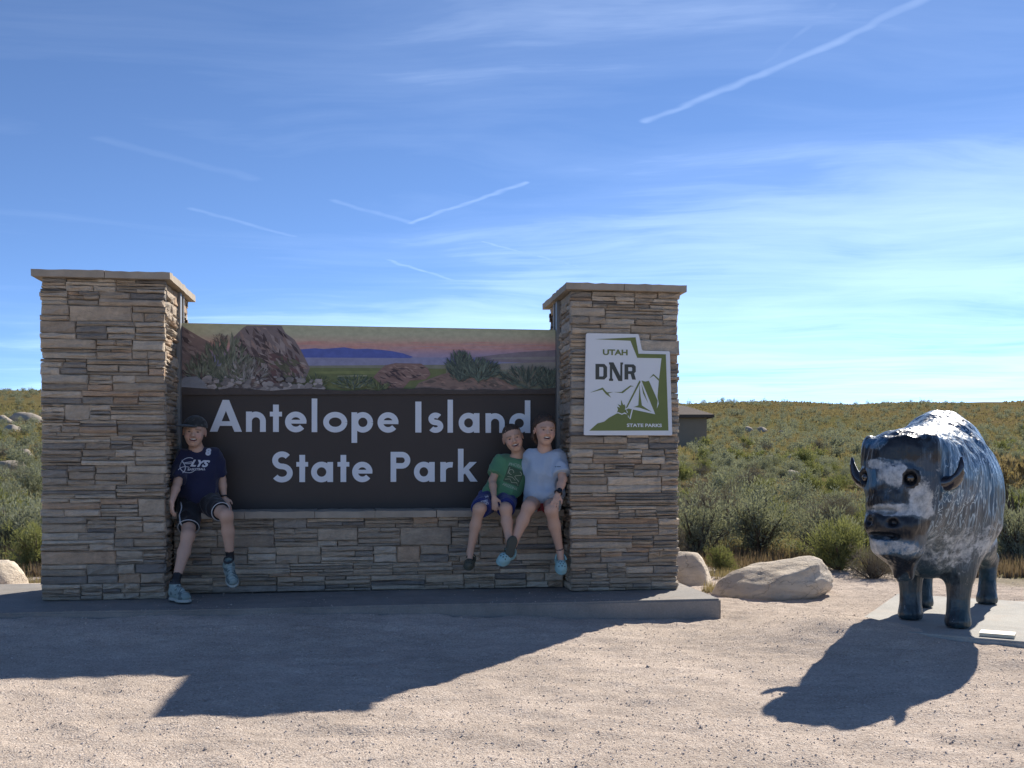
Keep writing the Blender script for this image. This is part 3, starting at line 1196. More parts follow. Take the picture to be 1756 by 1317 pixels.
def build_emblem():
    t = empty('emblem_board', wl(.83, -.034, 1.107), TH)
    tag(t, 'white and green state-outline emblem board with tent picture, fixed to the right pillar', 'sign')

    def E(x, y):
        return (.524 + (x - 165) * .000643 - .83, 1.8265 - (y - 79) * .000627 - 1.107)

    def rounded(pts, r):
        out = []
        n = len(pts)
        for i in range(n):
            p, a, b = Vector(pts[i]), Vector(pts[i - 1]), Vector(pts[(i + 1) % n])
            da, db = (a - p).normalized(), (b - p).normalized()
            for k in range(5):
                s = k / 4
                out.append(tuple(p + da * r * (1 - s) ** 2 + db * r * s ** 2))
        return out
    outl = [(165, 80), (757, 80), (795, 268), (1112, 270), (1140, 1226), (140, 1228)]
    mb = MB()
    mb.prism(rounded([E(*p) for p in outl], .012), 0, .022)
    mb.build('board', M_embw, t)
    k = [0]

    def art(name, polys, mat):
        m = MB()
        for pl in polys:
            k[0] += 1
            m.prism([E(*p) for p in pl], -.0012 - .00004 * k[0], .001)
        return m.build(name, mat, t)
    art('green_print', [
        [(262, 147), (720, 118), (754, 303), (1065, 305), (1095, 1172), (198, 1178), (290, 1095), (365, 1075), (420, 1030), (520, 975), (640, 925), (945, 988), (788, 606), (830, 618), (872, 608), (972, 832), (962, 925), (985, 868), (970, 790), (985, 610), (1016, 350), (740, 350), (662, 158)],
        [(508, 975), (522, 938), (510, 905), (545, 915), (518, 878), (556, 890), (556, 825), (580, 885), (595, 878), (606, 905), (598, 945), (560, 965)],
        [(205, 750), (350, 690), (375, 722), (400, 745), (470, 738), (412, 757), (445, 805), (385, 765), (345, 714)],
        [(470, 740), (560, 738), (660, 664), (705, 672), (668, 676), (575, 752)],
        [(875, 583), (925, 530), (985, 585), (984, 607), (925, 549)],
        [(765, 605), (778, 622), (628, 912), (605, 925)],
        [(766, 655), (776, 780), (792, 888), (905, 962), (765, 914), (700, 908), (752, 888)],
        [(788, 650), (862, 862), (806, 752)]], M_embg)
    art('white_print', [
        [(733, 722), (741, 724), (663, 1046), (650, 1038)],
        [(500, 978), (520, 966), (565, 984), (598, 968), (626, 990), (590, 984), (565, 996), (528, 980)],
        [(612, 925), (622, 948), (634, 970), (622, 974)], [(632, 1002), (640, 1006), (644, 1030), (636, 1026)]], M_embw)
    # D N R in heavy slab letters
    art('dark_print', [
        [(268, 425), (310, 425), (310, 600), (268, 600)], [(309, 425), (368, 425), (398, 458), (398, 568), (368, 600), (309, 600), (309, 566), (350, 566), (357, 556), (357, 470), (350, 459), (309, 459)],
        [(420, 405), (470, 405), (548, 560), (548, 405), (578, 405), (578, 428), (570, 428), (570, 615), (526, 615), (456, 478), (456, 590), (466, 590), (466, 615), (420, 615), (420, 590), (430, 590), (430, 430), (420, 430)],
        [(595, 425), (637, 425), (637, 597), (595, 597)], [(636, 425), (698, 425), (722, 448), (722, 508), (704, 526), (724, 597), (682, 597), (664, 534), (636, 534), (636, 502), (674, 502), (682, 494), (682, 466), (674, 458), (636, 458)]], M_embd)

    def word(txt, size, cx, cy, mat, bold, wid):
        v, f = text_mesh(txt, size, 0, bold)
        v = np.array(v)
        half = (v[:, 0].max() - v[:, 0].min()) / 2
        mid = (v[:, 0].max() + v[:, 0].min()) / 2
        midy = (v[:, 1].max() + v[:, 1].min()) / 2
        hgt = (v[:, 1].max() - v[:, 1].min())
        c = E(cx, cy)
        sc = wid / 2 / half
        sy = size / hgt
        k[0] += 1
        vv = [((x - mid) * sc + c[0], -.0016 - .00004 * k[0], (yy - midy) * sy + c[1]) for x, yy, z in v]
        mesh_obj('lettering', vv, f, mat, t)
    word('UTAH', .041, 490, 292, M_embg, .0015, .180)
    word('STATE PARKS', .0245, 820, 1114, M_embw, .0008, .256)


build_emblem()

# ------------------------------------------------------------------ vegetation
M_sage = leaf_material('sage_leaf', (.150, .163, .118), (.31, .332, .27), .32)
M_green = leaf_material('rabbitbrush_leaf', (.13, .15, .058), (.24, .255, .125), .35)
M_dead = leaf_material('dry_twigs', (.12, .105, .085), (.24, .22, .185), .15)
M_straw = leaf_material('straw_grass', (.20, .165, .095), (.30, .255, .16), .3)
M_plume = leaf_material('seed_plumes', (.21, .17, .10), (.33, .275, .18), .3)
M_red = leaf_material('cheatgrass', (.15, .11, .085), (.24, .19, .145), .3)
M_ygrass = leaf_material('green_grass', (.15, .155, .07), (.26, .25, .13), .35)
M_hill = leaf_material('hill_grass', (.175, .150, .088), (.255, .22, .135), .35)
M_bark = simple_mat('shrub_bark', (.11, .085, .065), .9, .3, 30)


def leaf_shell(R, n, clumps, length, width, spread=.7):
    """n narrow leaves on tufts; clumps: (center, radius, direction)"""
    k = R.integers(0, len(clumps), n)
    C = np.array([c[0] for c in clumps])[k]
    rad = np.array([c[1] for c in clumps])[k]
    D = np.array([c[2] for c in clumps])[k]
    d = R.normal(size=(n, 3))
    d /= np.linalg.norm(d, axis=1)[:, None]
    pos = C + d * (rad * (.35 + .65 * R.random(n) ** .5))[:, None] * np.array([1, 1, .85])
    ax = D * (1 - spread) + d * spread + np.array([0, 0, .35]) + R.normal(size=(n, 3)) * .25
    ax /= np.linalg.norm(ax, axis=1)[:, None]
    sd_ = np.cross(ax, R.normal(size=(n, 3)))
    sd_ /= np.linalg.norm(sd_, axis=1)[:, None] + 1e-9
    L = length * (.55 + .9 * R.random(n))[:, None]
    W = width * (.6 + .8 * R.random(n))[:, None]
    V = np.stack([pos - ax * L * .45, pos + sd_ * W, pos + ax * L * .55, pos - sd_ * W], 1)
    V[..., 2] = np.maximum(V[..., 2], .005)
    Fq = (np.arange(n) * 4)[:, None] + np.array([0, 1, 2, 3])
    c = np.clip(R.random(n) * .7 + R.random(len(clumps))[k] * .45 - .05, 0, 1)
    cols = np.repeat(np.stack([c, c, c], -1), 4, axis=0)
    return V.reshape(-1, 3), Fq, cols


def shrub_mesh(seed, n_leaf, kind='sage'):
    """a unit shrub: radius about 1, height about .95; returns (foliage mesh, branch mesh)"""
    R = np.random.default_rng(seed)
    mb = MB()
    clumps = []
    nb = 16 if n_leaf > 2000 else 11
    for i in range(nb):
        a = i * 2.4 + R.random() * .8
        lean = (.12 + .78 * R.random() ** .8)
        h = (.95 - .5 * lean ** 2) * (.72 + .4 * R.random())
        end = np.array([math.cos(a) * lean * .74, math.sin(a) * lean * .74, h * .80])
        mid = end * np.array([.45, .45, .5]) + R.normal(size=3) * .03
        mb.tube([(0, 0, .0), tuple(mid), tuple(end)], [.035, .022, .008], 4, cap=False)
        dirn = end - np.array([0, 0, .15])
        dirn /= np.linalg.norm(dirn)
        for j in range(4):
            t = .45 + .6 * j / 3
            p = end * t + R.normal(size=3) * np.array([.10, .10, .06])
            p[2] = max(p[2], .08)
            clumps.append((p, .15 + .13 * R.random(), dirn))
            q = p + R.normal(size=3) * .14
            q[2] = max(q[2], .06)
            clumps.append((q, .09 + .08 * R.random(), dirn))
            mb.tube([tuple(mid), tuple(p)], [.012, .004], 3, cap=False)
    if kind == 'plume':
        clumps = [(np.array([R.normal() * .4, R.normal() * .4, .75 + .3 * R.random()]), .12, np.array([0, 0, 1.])) for _ in range(40)]
    ln = {'sage': (.095, .013), 'green': (.13, .013), 'dead': (.16, .006), 'plume': (.10, .016)}[kind]
    f = (2600 / n_leaf) ** .5
    V, Fq, cols = leaf_shell(R, n_leaf, clumps, ln[0] * f ** .7, ln[1] * f)
    me = bpy.data.meshes.new('foliage')
    me.from_pydata(V.tolist(), [], Fq.tolist())
    ca = me.color_attributes.new('col', 'FLOAT_COLOR', 'POINT')
    c4 = np.ones((len(V), 4), dtype=np.float32)
    c4[:, :3] = cols
    ca.data.foreach_set('color', c4.ravel())
    bme = bpy.data.meshes.new('branches')
    bme.from_pydata(mb.v, [], mb.f)
    bme.materials.append(M_bark)
    return me, bme, (V, Fq, cols)


KMAT = {'sage': M_sage, 'green': M_green, 'dead': M_dead, 'plume': M_plume}
NEAR = {k: [shrub_mesh(500 + 10 * i + j, 7000 if k != 'plume' else 3000, k) for j in range(3)] for i, k in enumerate(('sage', 'green', 'dead', 'plume'))}
MID = {k: [shrub_mesh(700 + 10 * i + j, 2400, k) for j in range(4)] for i, k in enumerate(('sage', 'green', 'dead'))}
FAR = {k: [shrub_mesh(900 + 10 * i + j, 420, k) for j in range(5)] for i, k in enumerate(('sage', 'green', 'dead'))}
for tab in (NEAR, MID, FAR):
    for k, lst in tab.items():
        for m in lst:
            m[0].materials.append(KMAT[k])


def add_shrub(name, x, y, r, h, kind, label, group=None, detail='near', cat='shrub'):
    R = random.Random(int(x * 1000) * 31 + int(y * 1000))
    z = float(gz(x, y)) - .02
    rz = R.random() * 6.283
    if detail == 'near':
        t = empty(name, (x, y, z), rz)
        t.scale = (r, r, h)
        m = NEAR[kind][R.randrange(3)]
        for nm, me in (('foliage', m[0]), ('branches', m[1])):
            o = bpy.data.objects.new(nm, me)
            COL.objects.link(o)
            o.parent = t
    else:
        m = (MID if detail == 'mid' else FAR)[kind]
        t = bpy.data.objects.new(name, m[R.randrange(len(m))][0])
        COL.objects.link(t)
        t.location = (x, y, z)
        t.rotation_euler = (0, 0, rz)
        t.scale = (r, r, h)
    tag(t, label, cat, group)
    return t


near_spots = [
    # x, y, radius, height, kind, label
    (2.02, 9.75, .20, .30, 'green', 'small bright green leafy shrub just behind the big pale boulder'),
    (2.02, 10.9, .62, .74, 'sage', 'large grey-green sagebrush rising behind the left end of the big boulder'),
    (2.78, 11.3, .70, .80, 'sage', 'large grey-green sagebrush rising behind the middle of the big boulder'),
    (3.42, 10.7, .60, .70, 'sage', 'large bushy sagebrush rising behind the right end of the big boulder'),
    (4.05, 11.0, .55, .66, 'green', 'olive green shrub between the big boulder and the buffalo head'),
    (3.30, 9.15, .32, .34, 'dead', 'round grey twiggy shrub beside the gravel left of the buffalo'),
    (3.22, 9.85, .42, .55, 'green', 'yellow-green bush standing behind the round twiggy shrub near the buffalo'),
    (1.62, 10.3, .34, .45, 'dead', 'wispy pale dry shrub against the right side of the stone pillar'),
    (2.55, 12.8, .75, .80, 'dead', 'bare grey woody shrub above the sagebrush behind the boulder'),
    (5.35, 10.6, .62, .80, 'sage', 'grey-green sagebrush close behind the rump of the buffalo'),
    (5.75, 9.6, .42, .45, 'sage', 'low sagebrush at the right edge of the picture behind the concrete pad'),
    (6.65, 13.2, .70, 1.02, 'plume', 'clump of golden seed plumes behind the back of the buffalo'),
    (-4.55, 9.6, .42, .52, 'green', 'green bush left of the left pillar, above the pale rock'),
    (-4.95, 10.9, .62, .72, 'sage', 'silvery sagebrush left of the left pillar, nearest of the large ones'),
    (-5.75, 11.6, .66, .76, 'sage', 'silvery sagebrush at the left edge of the picture'),
    (-4.10, 9.0, .20, .22, 'dead', 'small reddish dry shrub at the foot of the left pillar'),
    (-5.9, 13.8, .7, .75, 'sage', 'silvery sagebrush second in line left of the left pillar'),
    (4.9, 12.4, .62, .66, 'sage', 'sagebrush showing between the boulder and the buffalo face'),
    (4.35, 13.6, .66, .62, 'dead', 'dark grey woody shrub upslope of the boulder'),
    (2.9, 15.5, .70, .62, 'sage', 'rounded sagebrush upslope between pillar and boulder'),
]
for x, y, r, h, k, lab in near_spots:
    nm = {'sage': 'sagebrush', 'green': 'green_shrub', 'dead': 'twiggy_shrub', 'plume': 'plume_grass'}[k]
    add_shrub(nm, x, y, r, h, k, lab, 'shrubs along the edge of the gravel')


def scatter_shrubs():
    R = np.random.default_rng(77)
    pts = []
    cell = {}
    n_try = 16000
    for _ in range(n_try):
        y = 13.5 + 110 * R.random() ** 1.25
        x = (R.random() * 2 - 1) * (y * .62 + 1.5)
        fr = float(fbm(np.array(x * .07), np.array(y * .07), 61, 3))
        dens = .82 - .55 * max(0, (y - 60) / 60) + fr * .9
        px = 878 + F_PX * x / y
        hid = 110 < px < 1130
        if R.random() > dens * (.35 if hid else 1):
            continue
        r = (.30 + .34 * R.random()) * (1.0 if R.random() < .85 else 1.3)
        ok = True
        gx, gy = int(x // 2), int(y // 2)
        for i in (-1, 0, 1):
            for j in (-1, 0, 1):
                for (a, b, c) in cell.get((gx + i, gy + j), ()):
                    if (a - x) ** 2 + (b - y) ** 2 < (.98 * (r + c)) ** 2:
                        ok = False
                        break
        if not ok:
            continue
        if any((a - x) ** 2 + (b - y) ** 2 < (.6 * (r + c)) ** 2 for a, b, c, *_ in near_spots):
            continue
        if 5.2 < x < 12.4 and 58 < y < 66:
            continue
        cell.setdefault((gx, gy), []).append((x, y, r))
        u = R.random()
        kind = 'sage' if u < .74 else 'green' if u < .89 else 'dead'
        pts.append((x, y, r, r * (.85 + .4 * R.random()), kind, hid, px))
    vis = [p for p in pts if not p[5] and -40 < p[6] < 1800]
    vis.sort(key=lambda p: -p[2] / p[1])
    ind = vis[:275]
    chosen = set(id(p) for p in ind)
    for p in ind:
        x, y, r, h, k, hid, px = p
        side = 'left of the left pillar' if px < 200 else 'between pillar and shed' if px < 1225 else 'above the left half of the big boulder' if px < 1320 else 'above the right half of the big boulder' if px < 1430 else 'behind the buffalo head' if px < 1600 else 'behind the buffalo back'
        band = 'lower slope' if y < 24 else 'lower middle slope' if y < 36 else 'upper middle slope' if y < 55 else 'upper slope'
        kn = {'sage': 'grey-green sagebrush', 'green': 'olive green shrub', 'dead': 'brown woody shrub'}[k]
        size = 'small' if r < .42 else 'mid-sized' if r < .55 else 'broad'
        nm = {'sage': 'sagebrush', 'green': 'green_shrub', 'dead': 'twiggy_shrub'}[k]
        add_shrub(nm, x, y, r, h, k, f'{size} {kn}, {band} {side}', f'{size} {k} shrubs, {band}, {side}', 'mid' if y < 40 else 'far')
    # the remainder, too far to tell apart
    VV, FF, CC = [], [], []
    off = 0
    for p in pts:
        if id(p) in chosen:
            continue
        x, y, r, h, k, hid, px = p
        V, Fq, c = FAR['sage'][R.integers(5)][2]
        sel = R.permutation(len(Fq))[:260]
        idx = (sel[:, None] * 4 + np.arange(4)).ravel()
        a = R.random() * 6.283
        W = V[idx]
        W = np.stack([(W[:, 0] * math.cos(a) - W[:, 1] * math.sin(a)) * r + x, (W[:, 0] * math.sin(a) + W[:, 1] * math.cos(a)) * r + y, W[:, 2] * h + float(gz(x, y)) - .02], -1)
        VV.append(W)
        FF.append(np.arange(len(W)).reshape(-1, 4) + off)
        CC.append(np.clip(c[idx] * .8 + .3 * (R.random() - .3), 0, 1))
        off += len(W)
    o = mesh_obj('distant_sagebrush', np.concatenate(VV), np.concatenate(FF), M_sage, cols=np.concatenate(CC))
    tag(o, 'far sagebrush merging into one cover over the hillside', 'shrubs', kind='stuff')
    print('shrubs', len(pts), len(ind))


scatter_shrubs()


def grass(name, n, xr, yr, hgt, mat, label, seed, lean=.35, test=None, wid=.004):
    R = np.random.default_rng(seed)
    y = yr[0] + (yr[1] - yr[0]) * R.random(n) ** 1.3
    x = (xr[0] + (xr[1] - xr[0]) * R.random(n))
    k = np.ones(n, bool) if test is None else test(x, y, R)
    x, y = x[k], y[k]
    n = len(x)
    z = gz(x, y)
    h = hgt * (.5 + .9 * R.random(n)) 
    a = R.random(n) * 6.283
    b = R.random(n) * 6.283
    w = wid * (1 + y / 12)
    dx, dy = np.cos(a) * w, np.sin(a) * w
    lx, ly = np.cos(b) * h * lean * R.random(n), np.sin(b) * h * lean * R.random(n)
    V = np.stack([np.stack([x - dx, y - dy, z - .01], -1), np.stack([x + dx, y + dy, z - .01], -1), np.stack([x + lx, y + ly, z + h], -1)], 1).reshape(-1, 3)
    Fc = np.arange(n * 3).reshape(-1, 3)
    c = np.repeat(R.random(n), 3)
    o = mesh_obj(name, V, Fc, mat, cols=np.stack([c, c, c], -1))
    tag(o, label, 'grass', kind='stuff')


def notwall(x, y):
    px = 878 + F_PX * x / y
    return ((px < 140) | (px > 1120)) & (px > -120) & (px < 1880)


grass('dry_grass', 60000, (-14, 14), (9.6, 24), .13, M_straw, 'straw-coloured dry grass between the shrubs', 3,
      test=lambda x, y, R: (veg_edge(x, y) > .1) & notwall(x, y) & (fbm(x * .5, y * .5, 71, 3) > -.12))
grass('cheatgrass', 42000, (-7, 8), (9.2, 11.6), .11, M_red, 'reddish-brown cheatgrass along the edge of the gravel', 4,
      test=lambda x, y, R: (veg_edge(x, y) > -.35) & notwall(x, y) & (fbm(x * .8, y * .8, 72, 3) + .25 * (x > 4.2) + .2 * (x < -3) > .02))
grass('green_grass', 42000, (-34, 34), (11, 62), .12, M_ygrass, 'yellow-green grass patches spread across the slope', 5,
      test=lambda x, y, R: notwall(x, y) & (fbm(x * .18, y * .18, 73, 3) + .25 * (x < -4) > .05), wid=.007)


grass('hill_grass', 90000, (-62, 66), (40, 128), .17, M_hill, 'olive and tan grass covering the upper hillside', 6,
      test=lambda x, y, R: notwall(x, y) & (fbm(x * .1, y * .1, 74, 3) > -.3), wid=.012)


def tufts(x, y, R):
    return ((x - 1.72) ** 2 + (y - 8.15) ** 2 < .03) | ((x - 1.95) ** 2 + (y - 9.2) ** 2 < .05) | ((x + 4.25) ** 2 + (y - 8.5) ** 2 < .06)


grass('tuft_grass', 70000, (-4.6, 2.7), (6.8, 9.6), .075, M_straw, 'dry grass tufts growing against the boulders', 8, test=tufts, wid=.002)


# ------------------------------------------------------------------ rocks
def rock_mesh(seed, sx, sy, sz, skew=0.0, sub=4, rough=.10, cut=.35):
    R = random.Random(seed)
    bm = bmesh.new()
    bmesh.ops.create_icosphere(bm, subdivisions=sub, radius=1)
    planes = []
    for i in range(9):
        n = Vector((R.uniform(-1, 1), R.uniform(-1, 1), R.uniform(-.3, 1))).normalized()
        planes.append((n, R.uniform(.62, .92)))
    from mathutils import noise as mn
    off = Vector((R.uniform(0, 50), R.uniform(0, 50), R.uniform(0, 50)))
    for v in bm.verts:
        c = v.co.copy()
        for n, d in planes:
            e = c.dot(n) - d
            if e > 0:
                c -= n * e * .85
        c *= 1 + rough * mn.fractal(c * 1.7 + off, 1.0, 2.0, 4)
        c *= 1 - .03 * abs(mn.noise(Vector((c.x * 3, c.y * 3, c.z * 14 + c.x * 4)) + off))
        z = max(c.z, -cut)
        c.x += skew * z
        v.co = Vector((c.x * sx, c.y * sy, (z + cut) * sz))
    me = bpy.data.meshes.new('rock')
    bm.to_mesh(me)
    bm.free()
    me.polygons.foreach_set('use_smooth', np.ones(len(me.polygons), dtype=bool))
    me.materials.append(M_boulder)
    return me


def add_rock(name, x, y, size, label, seed, rz=0, group=None, skew=0, sub=4, cut=.35, sink=.03, mat=None):
    me = rock_mesh(seed, *size, skew=skew, sub=sub, cut=cut)
    if mat:
        me.materials[0] = mat
    o = bpy.data.objects.new(name, me)
    COL.objects.link(o)
    o.location = (x, y, float(gz(x, y)) - sink)
    o.rotation_euler = (0, 0, rz)
    tag(o, label, 'rock', group)


add_rock('boulder', 2.06, 7.98, (.475, .36, .25), 'big pale tan boulder lying on the gravel between the sign and the buffalo', 12, .1, skew=.28, sub=5, cut=.45)
add_rock('boulder', 1.55, 8.75, (.25, .24, .24), 'smaller pale boulder half hidden behind the right end of the concrete plinth', 15, .5, cut=.3)
add_rock('boulder', -4.12, 7.95, (.24, .26, .27), 'pale boulder at the left edge of the picture beside the plinth', 18, .2, cut=.3)
rocks = [(-9.0, 18.5, .34, 'flat pale rock among sagebrush left of the left pillar'), (-10.2, 20.0, .36, 'pale upright rock at the left edge of the picture among sagebrush'),
         (-12.6, 27.0, .3, 'small pale rock halfway up the left slope'), (-18.5, 37.0, .55, 'grey rock at the left edge halfway up the slope'),
         (-15.5, 33, .32, 'pale rock on the left slope above the small one'), (-38, 78, 1.5, 'leftmost of the pale rocks along the left ridge'),
         (-36.4, 80, 1.2, 'second of the pale rocks along the left ridge'), (-38.8, 76, 1.1, 'third pale rock along the left ridge, lower than the rest'),
         (-37.2, 86, 1.2, 'rightmost rock on the left ridge, next to the pillar'), (-33, 66, .8, 'pale rock under the left ridge'),
         (-22, 45, .5, 'low pale rock beside green grass on the left slope'), (1.95, 11.6, .14, 'small rock close to the right side of the pillar'),
         (8.6, 31, .36, 'grey rock in the middle of the right slope'), (13.0, 46, .45, 'pale flat rock high on the right slope'),
         (13.8, 46.6, .36, 'pale rock next to the flat one high on the right slope'), (11.6, 45, .32, 'small pale rock left of the flat one on the right slope'),
         (10.3, 44, .26, 'small pale rock below the shed'), (17.5, 75, .7, 'pale rock right of the shed under the skyline'), (19.2, 77, .6, 'second pale rock right of the shed under the skyline'),
         (20.6, 76, .5, 'third pale rock right of the shed under the skyline'), (12.5, 40, .3, 'small rock in the middle of the right slope above the grey rock'), (25.5, 49, .5, 'pale rock on the slope beyond the back of the buffalo')]
for i, (x, y, s, lab) in enumerate(rocks):
    add_rock('rock', x, y, (s, s * .8, s * .62), lab, 40 + i, i * 1.3, 'rocks on the hillside', sub=3, sink=s * .2, mat=M_hillrock)


# ------------------------------------------------------------------ shed on the slope
def build_shed():
    x0, x1, y0, y1 = 6.4, 11.68, 60.0, 64.6
    zb = 1.3
    t = empty('shed', (9.0, 62.3, zb))
    tag(t, 'small tan shed with a brown shingled roof on the slope behind the right pillar', 'building')
    mw = simple_mat('shed_render', (.27, .205, .145), .9, .12, 3, .2)
    mr = simple_mat('shed_shingles', (.13, .092, .072), .9, .3, 6, .4)
    mt = simple_mat('shed_trim', (.085, .06, .045), .8, .1, 6)
    X = lambda x: x - 9.0
    Y = lambda y: y - 62.3
    zt = 3.86 - zb
    m = MB()
    m.box(X(x0), X(x1), Y(y0), Y(y1), -1.0, zt)
    m.build('wall', mw, t)
    ov = .38
    a0, a1, b0, b1 = X(x0) - ov, X(x1) + ov, Y(y0) - ov, Y(y1) + ov
    zr = 4.42 - zb + .12
    m = MB()
    m.box(a0, a1, b0, b0 + .04, zt - .16, zt - .002)
    m.box(a0, a1, b1 - .04, b1, zt - .16, zt - .002)
    m.box(a1 - .04, a1, b0 + .04, b1 - .04, zt - .16, zt - .002)
    m.box(a0, a0 + .04, b0 + .04, b1 - .04, zt - .16, zt - .002)
    m.build('fascia', mt, t)
    roof = empty('roof', (0, 0, 0))
    roof.parent = t
    # hipped roof laid in overlapping shingle courses
    nc = 9
    cy = (b0 + b1) / 2
    ry = (b1 - b0) / 2
    hipx = 1.35
    for k in range(nc):
        s0, s1 = k / nc, (k + 1.25) / nc
        s1 = min(s1, 1.0)
        def ring(s, dz):
            return [(a0 + hipx * s, b0 + ry * s, zt + (zr - zt) * s + dz), (a1 - hipx * s, b0 + ry * s, zt + (zr - zt) * s + dz), (a1 - hipx * s, b1 - ry * s, zt + (zr - zt) * s + dz), (a0 + hipx * s, b1 - ry * s, zt + (zr - zt) * s + dz)]
        lo, hi, und = ring(s0, .035), ring(s1, .008), ring(s0, 0.0)
        c = MB()
        v = und + lo + hi
        f = []
        for i in range(4):
            j = (i + 1) % 4
            f += [(i, j, 4 + j, 4 + i), (4 + i, 4 + j, 8 + j, 8 + i)]
        c.add(v, f)
        c.build('shingle_course', mr, roof, fix=False)
    m = MB()
    m.box(a0 + .02, a1 - .02, b0 + .02, b1 - .02, zt - .02, zt - .004)
    m.build('soffit', mt, t)


build_shed()

# ------------------------------------------------------------------ smooth solids for figures (distance field + surface nets)
class Field:
    def __init__(s, lo, hi, h):
        s.h = h
        s.lo = np.array(lo, float)
        n = np.ceil((np.array(hi, float) - s.lo) / h).astype(int) + 1
        s.ax = [s.lo[i] + h * np.arange(n[i]) for i in range(3)]
        s.d = np.full(n, .2, dtype=np.float32)

    def _sl(s, lo, hi, pad):
        sl = []
        for i in range(3):
            a = int(max(0, math.floor((lo[i] - pad - s.lo[i]) / s.h)))
            b = int(min(len(s.ax[i]), math.ceil((hi[i] + pad - s.lo[i]) / s.h) + 1))
            sl.append(slice(a, max(a, b)))
        return tuple(sl)

    def _P(s, sl):
        return (s.ax[0][sl[0]][:, None, None], s.ax[1][sl[1]][None, :, None], s.ax[2][sl[2]][None, None, :])

    def add(s, prim, k=.02, op='u'):
        fn, lo, hi = prim
        sl = s._sl(lo, hi, k + 3 * s.h)
        if any(x.stop <= x.start for x in sl):
            return s
        d = fn(*s._P(sl))
        a = s.d[sl]
        k = max(k, 1e-4)
        if op == 'u':
            m = np.maximum(k - np.abs(a - d), 0) / k
            s.d[sl] = np.minimum(a, d) - m * m * k * .25
        elif op == 's':
            d = -d
            m = np.maximum(k - np.abs(a - d), 0) / k
            s.d[sl] = np.maximum(a, d) + m * m * k * .25
        return s

    def cut(s, p, n, k=.004):
        """keep the side opposite to n"""
        n = np.array(n, float)
        n /= np.linalg.norm(n)
        X, Y, Z = s._P((slice(None),) * 3)
        d = ((X - p[0]) * n[0] + (Y - p[1]) * n[1] + (Z - p[2]) * n[2]).astype(np.float32)
        m = np.maximum(k - np.abs(s.d - d), 0) / k
        s.d = np.maximum(s.d, d) + m * m * k * .25
        return s

    def mesh(s):
        d = s.d.copy()
        for i in range(3):           # keep it closed at the border
            sl = [slice(None)] * 3
            for e in (0, -1):
                sl[i] = e
                d[tuple(sl)] = np.maximum(d[tuple(sl)], .01)
        ins = d < 0
        c = [ins[a:ins.shape[0] - 1 + a, b:ins.shape[1] - 1 + b, e:ins.shape[2] - 1 + e] for a in (0, 1) for b in (0, 1) for e in (0, 1)]
        tot = sum(x.astype(np.int8) for x in c)
        act = (tot > 0) & (tot < 8)
        I = np.argwhere(act)
        vid = np.full(act.shape, -1, dtype=np.int64)
        vid[act] = np.arange(len(I))
        off = [(a, b, e) for a in (0, 1) for b in (0, 1) for e in (0, 1)]
        val = np.stack([d[I[:, 0] + a, I[:, 1] + b, I[:, 2] + e] for a, b, e in off], 1)
        acc = np.zeros((len(I), 3))
        cnt = np.zeros(len(I))
        for i in range(8):
            for j in range(i + 1, 8):
                if sum(abs(off[i][k] - off[j][k]) for k in range(3)) != 1:
                    continue
                va, vb = val[:, i], val[:, j]
                x = (va < 0) != (vb < 0)
                t = np.where(x, va / np.where(x, va - vb, 1), 0)
                p = np.array(off[i])[None] + t[:, None] * (np.array(off[j]) - np.array(off[i]))[None]
                acc += p * x[:, None]
                cnt += x
        V = s.lo + (I + acc / cnt[:, None]) * s.h
        faces = []
        for axn in range(3):
            o1, o2 = [(1, 2), (2, 0), (0, 1)][axn]
            A = ins[tuple(slice(0, -1) if i == axn else slice(None) for i in range(3))]
            B = ins[tuple(slice(1, None) if i == axn else slice(None) for i in range(3))]
            E = np.argwhere(A != B)
            ok = (E[:, o1] > 0) & (E[:, o2] > 0) & (E[:, o1] < act.shape[o1]) & (E[:, o2] < act.shape[o2])
            E = E[ok]
            sgn = A[tuple(E.T)]

            def vv(d1, d2):
                q = E.copy()
                q[:, o1] += d1
                q[:, o2] += d2
                return vid[tuple(q.T)]
            q = np.stack([vv(-1, -1), vv(0, -1), vv(0, 0), vv(-1, 0)], 1)
            q[~sgn] = q[~sgn][:, ::-1]
            faces.append(q)
        Fq = np.concatenate(faces)
        Fq = Fq[(Fq >= 0).all(1)]
        return V, Fq


def cone(a, b, ra, rb, sq=None):
    a, b = np.array(a, float), np.array(b, float)
    ab = b - a
    L2 = max(ab @ ab, 1e-9)
    r = max(ra, rb)

    def fn(X, Y, Z):
        t = np.clip(((X - a[0]) * ab[0] + (Y - a[1]) * ab[1] + (Z - a[2]) * ab[2]) / L2, 0, 1)
        return (np.sqrt((X - a[0] - t * ab[0]) ** 2 + (Y - a[1] - t * ab[1]) ** 2 + (Z - a[2] - t * ab[2]) ** 2) - (ra + t * (rb - ra))).astype(np.float32)
    return fn, np.minimum(a, b) - r, np.maximum(a, b) + r


def capped(a, b, ra, rb):
    """a truncated cone with flat ends (sleeves, trouser legs)"""
    a, b = np.array(a, float), np.array(b, float)
    ab = b - a
    L = np.linalg.norm(ab)
    u = ab / L
    r = max(ra, rb)

    def fn(X, Y, Z):
        t = (X - a[0]) * u[0] + (Y - a[1]) * u[1] + (Z - a[2]) * u[2]
        q = np.sqrt(np.maximum((X - a[0]) ** 2 + (Y - a[1]) ** 2 + (Z - a[2]) ** 2 - t * t, 0))
        rr = ra + np.clip(t / L, 0, 1) * (rb - ra)
        return np.maximum(q - rr, np.maximum(t - L, -t)).astype(np.float32)
    return fn, np.minimum(a, b) - r, np.maximum(a, b) + r


